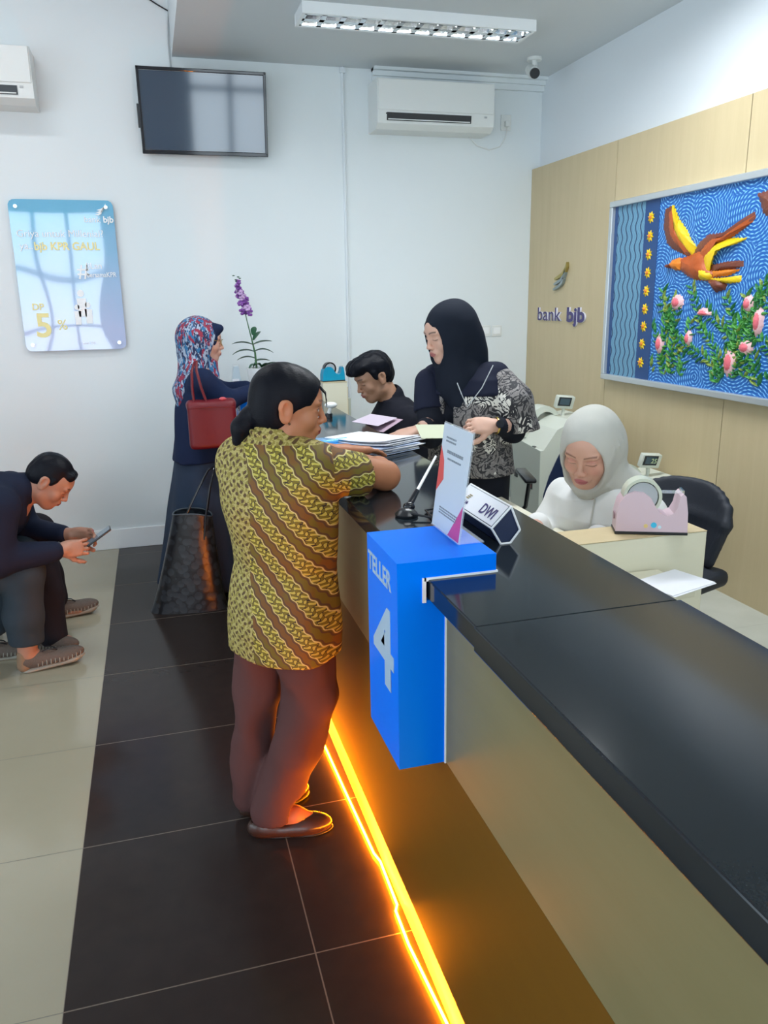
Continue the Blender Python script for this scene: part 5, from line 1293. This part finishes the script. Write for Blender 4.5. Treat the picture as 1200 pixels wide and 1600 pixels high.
# black tote standing on the floor
m, nt, b = newmat('quilted_black'); tc, (x, y, z) = coords(nt)
vo = nt.nodes.new('ShaderNodeTexVoronoi'); vo.inputs['Scale'].default_value = 26; nt.links.new(tc.outputs['Object'], vo.inputs['Vector'])
v_ = X(nt, vo.outputs['Distance']); nt.links.new(mixc(nt, v_.lt(.55), (.006, .008, .012), (.022, .030, .040)), b.inputs['Base Color']); b.inputs['Roughness'].default_value = .32
bp = nt.nodes.new('ShaderNodeBump'); bp.inputs['Strength'].default_value = .3; bp.inputs['Distance'].default_value = .004; nt.links.new(v_.s, bp.inputs['Height']); nt.links.new(bp.outputs['Normal'], b.inputs['Normal'])
M['tote'] = m
tb = thing('tote_bag', (.125, 4.17, 0), 'black patterned open tote bag standing on the dark floor by the long blue skirt', 'bag', rz=R(-8))
def tote(z):  # half width, half depth, shift
    t = z/.53; return (.205-.105*t**.8, .085-.02*t, -.055*(1-t))
prof = [0, .02, .10, .20, .32, .44, .53]
mb = MB(); bm = mb.bm; rings = []; n = 32
for z in prof:
    a_, b_, sx = tote(z); ring_ = []
    for k in range(n):
        th = 2*pi*k/n; c, s = cos(th), sin(th); p_ = .72
        zz = z+(.012*abs(s)-.02*max(0, c)+.0 if z > .5 else 0)
        ring_.append(bm.verts.new((sx+a_*abs(c)**p_*(1 if c > 0 else -1), b_*abs(s)**p_*(1 if s > 0 else -1), zz)))
    rings.append(ring_)
inner = [[bm.verts.new((v.co.x*.95, v.co.y*.93, v.co.z)) for v in r_] for r_ in rings]
for L_ in (rings, inner):
    for A_, B_ in zip(L_, L_[1:]):
        for k in range(n): bm.faces.new((A_[k], A_[(k+1) % n], B_[(k+1) % n], B_[k]))
bm.faces.new(rings[0]); bm.faces.new(inner[1])
for k in range(n): bm.faces.new((rings[-1][k], rings[-1][(k+1) % n], inner[-1][(k+1) % n], inner[-1][k]))
rimp = [tuple(v.co) for v in rings[-1]]
mb.build('body', M['tote'], tb, 50)
mb = MB(); mb.tube(rimp, .0042, 6, True); mb.build('rim', mat('tote_rim', (.05, .065, .08), .3), tb, 60)
for y_ in (-.06, .055):
    mb = MB(); mb.tube([(.055, y_, .40), (.068, y_, .50), (.10, y_*.6, .66), (.13, y_*.2, .76), (.13, 0, .775), (.10, y_*.2, .76), (.04, y_*.6, .66), (-.03, y_, .53), (-.045, y_, .45)], .0055, 6); mb.build('handle', M['black_gloss'], tb, 60)

# --- young man in a black shirt seated behind the counter
pd = person_root((1.22, 3.92, .15), 'young man with short black hair and a black shirt sitting behind the counter')
hd = V3((1.065, 3.92, 1.225)); HD = rotm(190, 24, 0); skD = (.40, .215, .135)
F = Field(); head(F, hd, HD, .98, nose=.9, jaw=1.03); neckto(F, hd, HD, .98, (1.165, 3.92, 1.08), .050, .054)
F.rc((1.19, 3.92, .97), (1.26, 3.93, .70), .12, .11, .05); F.rc((1.18, 4.06, 1.00), (1.20, 3.79, 1.00), .048, .048, .05)
F.chain([(1.20, 3.755, 1.01), (1.11, 3.70, .84), (.99, 3.74, .90)], [.052, .042, .028], .02); hand(F, (.99, 3.74, .90), (-.9, .4, .15), (-.3, -.5, .8), -1, 30)
F.chain([(1.18, 4.09, 1.01), (1.07, 4.12, .84), (.98, 4.02, .90)], [.052, .042, .028], .02); hand(F, (.98, 4.02, .90), (-.9, -.4, .15), (-.3, .5, .8), 1, 30)
for y_ in (3.84, 4.02): F.chain([(1.30, y_, .64), (1.0, y_-.0, .63)], [.085, .065], .02); F.chain([(1.0, y_, .62), (1.05, y_, .24)], [.06, .04], .02); F.rc((1.07, y_, .19), (.97, y_, .175), .03, .02, .02)
solid(F, 'body', M['skin'], pd, .010, [(hd, (.13, .12, .15), .003)], facecol(hd, HD, .98, skD, lip=(.36, .12, .10)))
A = lambda x, y, z: hd+HD@(np.array([x, y, z])*.98)
F = Field(); F.el(A(0, -.020, .045), (.083, .096, .084), HD, .02); F.el(A(0, -.050, .000), (.070, .062, .070), HD, .02)
F.rc(A(-.040, .070, .086), A(.040, .075, .088), .030, .030, .03); F.rc(A(-.03, .098, .074), A(.035, .104, .070), .018, .018, .02); F.el(A(0, .03, .090), (.070, .075, .040), HD, .02)
F.rc(A(.074, .018, .04), A(.076, .016, .005), .010, .006, .01); F.rc(A(-.074, .018, .04), A(-.076, .016, .005), .010, .006, .01)
F.el(A(0, .125, -.015), (.085, .075, .066), HD, .012, 's'); F.el(A(.09, .035, -.052), (.05, .055, .055), HD, .01, 's'); F.el(A(-.09, .035, -.052), (.05, .055, .055), HD, .01, 's')
F.el(A(.085, -.006, -.005), (.02, .022, .034), HD, .005, 's'); F.el(A(-.085, -.006, -.005), (.02, .022, .034), HD, .005, 's'); F.cut(A(0, 0, -.058), -HD[:, 2])
F.wob(.0030, 90, 6); solid(F, 'hair', M['hair'], pd, .0045)
M['black_shirt'] = cloth('black_shirt', (.009, .010, .017), .75, .35, 11)
F = Field(); F.loft([(.58, 1.28, 3.93, .20, .15), (.75, 1.25, 3.93, .195, .15), (.90, 1.21, 3.925, .205, .145), (1.0, 1.19, 3.92, .205, .125), (1.06, 1.18, 3.92, .15, .10), (1.115, 1.17, 3.92, .075, .072)], 190, .03, fold=.03, nf=6, pw=2.3)
F.rc((1.18, 4.08, 1.02), (1.20, 3.76, 1.02), .068, .068, .04)
F.chain([(1.20, 3.75, 1.01), (1.12, 3.695, .84), (1.02, 3.73, .89)], [.070, .066, .046], .03); F.chain([(1.18, 4.09, 1.01), (1.08, 4.125, .84), (1.01, 4.04, .89)], [.070, .066, .046], .03)
F.chain([(1.15, 3.875, 1.105), (1.175, 3.92, 1.135), (1.14, 3.965, 1.105)], [.018, .02, .018], .02); F.rc((1.17, 3.92, 1.09), (1.165, 3.92, 1.13), .062, .058, .015); F.el((1.125, 3.92, 1.165), (.058, .055, .06), None, .006, 's')
F.wob(.0045, 17, 2); solid(F, 'shirt', M['black_shirt'], pd, .007)
F = Field()
for y_ in (3.84, 4.02): F.chain([(1.32, y_, .66), (1.0, y_, .65), (1.05, y_, .26)], [.10, .080, .062], .02)
F.wob(.003, 16, 2); solid(F, 'trousers', M['black_cloth'], pd, .010)
for y_ in (3.84, 4.02):
    F = Field(); F.el((1.02, y_, .185), (.12, .042, .036)); F.cut((0, 0, .151), (0, 0, -1)); solid(F, 'shoe', M['black_plastic'], pd, .008)
o = thing('pink_form', (.985, 3.55, 1.0), 'pale pink form held over the counter edge in front of the young man', 'paper', rz=R(25))
M['pink_paper'] = mat('pink_paper', (.50, .36, .45), .6)
mb = MB(); mb.box((0, 0, .045), (.13, .20, .0015), Matrix.Rotation(R(-20), 3, 'Y')); mb.build('sheet', M['pink_paper'], o)
MB().box((-.012, .02, .062), (.12, .19, .0015), Matrix.Rotation(R(-12), 3, 'Y')).build('sheet', mat('pale_form', (.60, .52, .62), .6), o)
office_chair((1.34, 3.93, .15), 190, 'office chair under the young man in the black shirt')

# --- seated teller in white
pe = person_root((1.60, 2.42, .15), 'seated teller in a pale grey head scarf and white blouse looking down')
he = V3((1.418, 2.395, 1.098)); HE = rotm(221, 24, -4); skE = (.60, .34, .25); sE = 1.09
F = Field(); head(F, he, HE, sE, ears=False, nose=.5, jaw=1.12); neckto(F, he, HE, sE, (1.50, 2.44, .94))
F.rc((1.51, 2.45, .86), (1.60, 2.46, .62), .115, .11, .05); F.rc((1.45, 2.57, .885), (1.57, 2.31, .885), .055, .055, .05)
F.chain([(1.43, 2.60, .87), (1.32, 2.55, .72), (1.22, 2.40, .835)], [.050, .042, .028], .02); hand(F, (1.22, 2.40, .835), (-.7, -.6, -.1), (0, 0, 1), 1, 18)
F.chain([(1.58, 2.29, .87), (1.50, 2.20, .72), (1.34, 2.22, .835)], [.050, .042, .028], .02); hand(F, (1.34, 2.22, .835), (-.9, -.1, -.1), (0, 0, 1), -1, 18)
for a_ in ((1.55, 2.55), (1.62, 2.38)): F.chain([(*a_, .66), (a_[0]-.30, a_[1]-.04, .64), (a_[0]-.24, a_[1]-.02, .24)], [.088, .062, .04], .02); F.rc((a_[0]-.23, a_[1], .19), (a_[0]-.33, a_[1], .175), .03, .02, .02)
solid(F, 'body', M['skin'], pe, .010, [(he, (.125, .125, .155), .0023)], facecol(he, HE, sE, skE, lip=(.46, .13, .14), brow=(.20, .09, .06), blush=(.66, .20, .18), lid=(.62, .22, .20), browsz=.9))
M['grey_scarf'] = cloth('pale_grey_scarf', (.50, .50, .46), .7, .55, 20)
F = Field(); A = hijab(F, he, HE, sE)
F.rc(A(0, -.02, -.085), (1.50, 2.435, .965), .078, .082, .03); F.chain([(1.52, 2.43, 1.0), (1.585, 2.395, .955), (1.62, 2.37, .925)], [.07, .050, .018], .03)
F.el(A(-.02, -.055, -.03), (.085, .092, .105), HE, .03)
hijab_hole(F, A, HE, sE, (.0720, .090, .0970), .100, -.022)
# folds running from the temple back to the nape
for k in range(7):
    a_ = R(62+14*k); pts_ = []
    for z_ in (.062-.004*k, .030, -.005, -.040, -.075):
        s_ = max(math.sqrt(max(1-((z_-.026)/.104)**2, .05)), 0)
        p1 = ((-.094*s_*sin(a_)), (-.022+.112*s_*cos(a_))); s2_ = math.sqrt(max(1-((z_+.03)/.110)**2, .05)); p2 = (-.090*s2_*sin(a_), -.030+.100*s2_*cos(a_))
        q_ = p1 if math.hypot(*p1) > math.hypot(*p2) else p2; dr = a_*0; pts_.append(A(q_[0]*.99, q_[1]*.99-.10*(.062-z_)*(1 if k < 4 else .3), z_))
    F.chain(pts_, [.001, .006, .0085, .0085, .006], .004)
F.rc(A(0, .005, -.105), A(0, .045, -.118), .056, .046, .02)
for k in range(3): F.chain([A(-.070, .05-.01*k, -.098-.012*k), A(0, .065-.014*k, -.120-.013*k), A(.060, .045-.01*k, -.100-.012*k)], [.007, .009, .007], .012)
F.wob(.0012, 40, 8); solid(F, 'head_scarf', M['grey_scarf'], pe, .0045)
M['white_cloth'] = cloth('white_blouse', (.78, .79, .78), .65, .45, 9)
F = Field(); F.loft([(.60, 1.60, 2.46, .185, .15), (.74, 1.555, 2.455, .190, .15), (.84, 1.52, 2.445, .185, .135), (.905, 1.51, 2.44, .165, .105), (.95, 1.505, 2.435, .09, .075)], 221, .03, fold=.04, nf=7, pw=2.3)
F.rc((1.44, 2.58, .885), (1.58, 2.30, .885), .066, .066, .04)
F.chain([(1.43, 2.60, .87), (1.325, 2.55, .735), (1.245, 2.435, .830)], [.070, .060, .045], .03); F.chain([(1.585, 2.285, .87), (1.50, 2.20, .735), (1.37, 2.22, .830)], [.070, .060, .045], .03)
F.wob(.005, 19, 12); solid(F, 'blouse', M['white_cloth'], pe, .0065)
fwE, rtE = rotm(221)[:, 1], rotm(221)[:, 0]
mb = MB(); p0 = V3((1.505, 2.435, .94))+fwE*.085
mb.tube([p0+V3((0, 0, -.03*k))+fwE*(.012*k) for k in range(7)]-np.array(pe.location), .0035, 6); mb.build('placket', M['grey_scarf'], pe, 60)
F = Field()
for a_ in ((1.55, 2.55), (1.62, 2.38)): F.chain([(*a_, .66), (a_[0]-.30, a_[1]-.04, .64), (a_[0]-.24, a_[1]-.02, .26)], [.105, .078, .06], .02)
solid(F, 'trousers', M['black_cloth'], pe, .010)
for a_ in ((1.27, 2.53), (1.34, 2.38)):
    F = Field(); F.el((*a_, .185), (.12, .042, .036)); F.cut((0, 0, .151), (0, 0, -1)); solid(F, 'shoe', M['black_plastic'], pe, .008)

# --- waiting men
def wait_chair(loc, label):
    o = thing('waiting_chair', loc, label, 'chair')
    MB().box((0, 0, .42), (.46, .48, .05), None, .02).build('seat', M['black_plastic'], o, 40)
    MB().box((-.25, 0, .68), (.05, .46, .42), Matrix.Rotation(R(-10), 3, 'Y'), .02).build('backrest', M['black_plastic'], o, 40)
    for sx_ in (-.19, .17):
        for sy_ in (-.2, .2): MB().cyl((sx_, sy_, 0), (sx_, sy_, .40), .013).build('leg', M['chrome'], o, 40)
    return o
wait_chair((-1.02, 3.72, 0), 'black waiting chair under the man with the phone, at the left edge')
wait_chair((-1.12, 4.28, 0), 'black waiting chair next to the wall, mostly hidden by the waiting men')
M['navy_jacket'] = cloth('dark_navy_jacket', (.010, .015, .035), .7, .4, 10); M['slate'] = cloth('slate_trousers', (.030, .045, .060), .75, .35, 10); M['darktr'] = cloth('dark_trousers', (.012, .012, .018), .7, .35, 10)
M['taupe'] = mat('taupe_mesh', (.115, .095, .080), .75, bump=.9, bscale=260); M['sole'] = mat('grey_sole', (.26, .26, .22), .5); M['tan_fabric'] = mat('tan_fabric', (.25, .165, .10), .8)
def sneaker(root, heel, toe):
    heel, toe = V3(heel), V3(toe); d = toe-heel; L = np.linalg.norm(d); d /= L; sd = np.cross(d, [0, 0, 1.]); sd /= np.linalg.norm(sd); n = np.cross(sd, d)
    B3 = np.stack([sd, d, n], 1); r_ = lambda f, s_, u: heel+d*f*L+sd*s_+n*u; rl = np.array(root.location)
    F = Field(); F.el(r_(.30, 0, .042), (.038, .085, .040), B3, .02); F.el(r_(.68, 0, .034), (.046, .088, .034), B3, .03); F.rc(r_(.10, 0, .05), r_(.14, 0, .080), .032, .030, .02)
    F.el(r_(.20, 0, .108), (.028, .050, .040), B3, .006, 's'); F.cut(r_(.5, 0, .012), -n); o = solid(F, 'shoe', M['taupe'], root, .004)
    F = Field()
    F.rc(r_(.13, 0, .006), r_(.78, 0, .008), .036, .044, .01, sq=(n, 2.6)); F.el(r_(.80, 0, .016), (.044, .055, .014), B3, .01)
    so = solid(F, 'sole', M['sole'], o, .004, local=True); so.data.transform(Matrix.Translation(-Vector(rl)))
    F = Field(); F.rc(r_(.07, 0, .03), r_(.10, 0, .085), .033, .031, .01); F.el(r_(.20, 0, .108), (.026, .052, .05), B3, .006, 's'); F.cut(r_(.16, 0, 0), d)
    he_ = solid(F, 'heel_patch', M['tan_fabric'], o, .004, local=True); he_.data.transform(Matrix.Translation(-Vector(rl)))
    for sgn in (-1, 1):
        mb = MB()
        for k in range(11):
            f_ = .26+.065*k; w1 = .044*(1-abs(f_-.62)**2*1.5); top = .060-.03*(f_-.26)
            mb.tube([r_(f_, sgn*w1*1.04, .022)-rl, r_(f_+.01, sgn*w1*1.0, .038)-rl, r_(f_+.015, sgn*w1*.72, top)-rl], .0024, 5)
        mb.build('cord_lacing', M['tan_fabric'] if sgn < 0 else M['sole'], o, 60)
    mb = MB(); mb.tube([r_(.36, .012, .078)-rl, r_(.44, .03, .092)-rl, r_(.56, .025, .080)-rl, r_(.60, 0, .066)-rl, r_(.52, -.02, .078)-rl, r_(.40, -.02, .086)-rl], .003, 6); mb.build('lace', M['black_plastic'], o, 60)
    return o
pf = person_root((-.80, 3.68, 0), 'man in a dark navy jacket sitting bent over a phone at the left edge')
hf = V3((-.495, 3.73, .850)); HF = rotm(-4, 44, 0); skF = (.42, .22, .15)
F = Field(); head(F, hf, HF, 1.0, nose=.9, jaw=1.06); neckto(F, hf, HF, 1.0, (-.66, 3.73, .80), .055, .07)
F.rc((-.72, 3.72, .74), (-.98, 3.70, .55), .13, .12, .05); F.rc((-.68, 3.90, .80), (-.68, 3.56, .80), .06, .06, .05)
F.chain([(-.68, 3.55, .78), (-.72, 3.52, .56), (-.46, 3.62, .555)], [.055, .045, .030], .02); hand(F, (-.47, 3.62, .556), (1, .28, -.04), (.1, -1, .25), 1, (38, 36, 34, 30))
F.chain([(-.68, 3.91, .78), (-.66, 3.93, .58), (-.44, 3.79, .575)], [.055, .045, .030], .02); hand(F, (-.44, 3.79, .575), (1, -.30, .0), (-.1, 1, .25), -1, (38, 36, 34, 30))
F.chain([(-.98, 3.60, .53), (-.63, 3.60, .47), (-.665, 3.625, .09)], [.095, .062, .042], .02); F.rc((-.665, 3.628, .06), (-.55, 3.655, .035), .036, .03, .02)
F.chain([(-.98, 3.82, .53), (-.66, 3.84, .47), (-.87, 3.80, .09)], [.095, .062, .042], .02); F.rc((-.87, 3.80, .05), (-.76, 3.805, .035), .034, .03, .02)
solid(F, 'body', M['skin'], pf, .010, [(hf, (.145, .12, .145), .003), ((-.37, 3.70, .56), (.12, .13, .07), .0034), ((-.64, 3.63, .12), (.08, .06, .10), .005)], facecol(hf, HF, 1.0, skF, lip=(.30, .10, .08)))
A = lambda x, y, z: hf+HF@(np.array([x, y, z]))
F = Field(); F.el(A(0, -.014, .038), (.079, .093, .088), HF, .02); F.el(A(0, -.045, .0), (.070, .062, .062), HF, .02); F.rc(A(-.035, .062, .080), A(.035, .062, .080), .018, .018, .02)
F.rc(A(.073, .018, .03), A(.075, .014, .0), .010, .006, .01); F.rc(A(-.073, .018, .03), A(-.075, .014, .0), .010, .006, .01)
F.el(A(0, .122, -.015), (.085, .072, .070), HF, .01, 's'); F.el(A(.09, .035, -.052), (.05, .055, .058), HF, .01, 's'); F.el(A(-.09, .035, -.052), (.05, .055, .058), HF, .01, 's')
F.el(A(.085, -.006, -.005), (.02, .022, .034), HF, .005, 's'); F.el(A(-.085, -.006, -.005), (.02, .022, .034), HF, .005, 's'); F.cut(A(0, 0, -.055), -HF[:, 2]); F.wob(.0012, 110, 6)
solid(F, 'hair', M['hair'], pf, .0045)
F = Field(); F.rc((-.74, 3.73, .745), (-1.0, 3.71, .58), .155, .165, .05); F.rc((-.685, 3.90, .79), (-.685, 3.56, .79), .080, .080, .05); F.rc((-.70, 3.73, .82), (-.61, 3.73, .815), .088, .070, .03)
F.chain([(-.685, 3.545, .775), (-.72, 3.515, .565), (-.50, 3.60, .558)], [.080, .074, .046], .03); F.chain([(-.685, 3.915, .775), (-.66, 3.935, .585), (-.48, 3.815, .576)], [.080, .072, .046], .03)
F.rc((-.66, 3.73, .82), (-.595, 3.73, .825), .080, .070, .02); F.wob(.005, 16, 3); solid(F, 'jacket', M['navy_jacket'], pf, .0075)
F = Field(); F.chain([(-1.0, 3.61, .53), (-.635, 3.605, .475), (-.66, 3.615, .27), (-.665, 3.62, .16)], [.115, .088, .082, .076], .03); F.chain([(-1.0, 3.81, .53), (-.66, 3.84, .475), (-.80, 3.82, .25), (-.87, 3.80, .10)], [.115, .088, .08, .072], .03); F.rc((-1.02, 3.61, .53), (-1.02, 3.81, .53), .12, .12, .03)
F.cut((-.665, 3.62, .135), (0, 0, -1)); F.wob(.004, 18, 3); solid(F, 'trousers', M['slate'], pf, .0075)
sneaker(pf, (-.700, 3.612, 0), (-.425, 3.665, .020)); sneaker(pf, (-.93, 3.80, 0), (-.675, 3.81, 0))
ring((-.475, 3.615, .556), (1, .28, -.04), .033, .006, 'wrist_band', M['black_plastic'], pf, pf)
o = thing('mobile_phone', (-.315, 3.705, .578), 'black mobile phone held by the man in the navy jacket', 'phone'); o.rotation_euler = (R(0), R(-32), R(6))
MB().box((0, 0, 0), (.135, .070, .009), None, .004).build('case', M['black_plastic'], o, 40)
MB().box((0, 0, .005), (.125, .062, .001)).build('screen', mat('phone_screen', (.05, .09, .13), .1, emit=(.3, .4, .5), estr=.12), o)
pg = person_root((-.85, 4.16, 0), 'second waiting man in dark clothes, mostly hidden behind the man with the phone')
hg = V3((-.92, 4.20, 1.06)); HG = rotm(-20, 10, 0)
F = Field(); head(F, hg, HG, .98); neckto(F, hg, HG, .98, (-.98, 4.20, .92))
F.rc((-.98, 4.2, .80), (-1.08, 4.2, .55), .12, .12, .05); F.rc((-.98, 4.36, .88), (-.98, 4.04, .88), .055, .055, .05)
F.chain([(-.97, 4.03, .86), (-.95, 4.0, .62), (-.84, 4.12, .56)], [.05, .042, .03], .02); hand(F, (-.84, 4.12, .565), (1, .2, -.1), (0, 0, 1), 1, 20)
F.chain([(-.97, 4.37, .86), (-.95, 4.40, .62), (-.84, 4.28, .56)], [.05, .042, .03], .02); hand(F, (-.84, 4.28, .565), (1, -.2, -.1), (0, 0, 1), -1, 20)
F.chain([(-1.05, 4.10, .52), (-.64, 3.98, .46), (-.60, 3.86, .09)], [.09, .06, .04], .02); F.rc((-.60, 3.855, .05), (-.52, 3.83, .035), .03, .03, .02)
F.chain([(-1.05, 4.30, .52), (-.66, 4.30, .46), (-.62, 4.24, .09)], [.09, .06, .04], .02); F.rc((-.61, 4.24, .05), (-.5, 4.25, .035), .03, .03, .02)
solid(F, 'body', M['skin'], pg, .012, [(hg, (.12, .12, .14), .004)], facecol(hg, HG, .98, skF))
A = lambda x, y, z: hg+HG@(np.array([x, y, z]))
F = Field(); F.el(A(0, -.014, .040), (.080, .094, .088), HG, .02); F.el(A(0, -.045, .0), (.070, .062, .062), HG, .02); F.el(A(0, .122, -.015), (.085, .072, .074), HG, .01, 's'); F.el(A(.09, .03, -.045), (.05, .06, .06), HG, .01, 's'); F.el(A(-.09, .03, -.045), (.05, .06, .06), HG, .01, 's')
solid(F, 'hair', M['hair'], pg, .006)
F = Field(); F.rc((-.98, 4.2, .80), (-1.08, 4.2, .56), .15, .15, .05); F.rc((-.98, 4.36, .87), (-.98, 4.04, .87), .075, .075, .05); F.chain([(-.97, 4.02, .86), (-.95, 3.995, .62), (-.87, 4.10, .57)], [.07, .065, .045], .03); F.chain([(-.97, 4.38, .86), (-.95, 4.405, .62), (-.87, 4.30, .57)], [.07, .065, .045], .03)
F.wob(.004, 16, 5); solid(F, 'jacket', M['black_cloth'], pg, .009)
F = Field(); F.chain([(-1.07, 4.11, .52), (-.635, 3.985, .47), (-.595, 3.90, .25), (-.585, 3.845, .065)], [.11, .088, .078, .072], .03); F.chain([(-1.07, 4.30, .52), (-.66, 4.30, .47), (-.63, 4.26, .25), (-.615, 4.24, .12)], [.11, .085, .075, .068], .03); F.rc((-1.07, 4.11, .52), (-1.07, 4.3, .52), .11, .11, .03)
F.cut((0, 3.8, .022), (0, 0, -1)); F.wob(.005, 18, 4); solid(F, 'trousers', M['darktr'], pg, .0075)
sneaker(pg, (-.665, 4.235, 0), (-.400, 4.285, .018)); sneaker(pg, (-.705, 3.86, 0), (-.475, 3.79, 0))
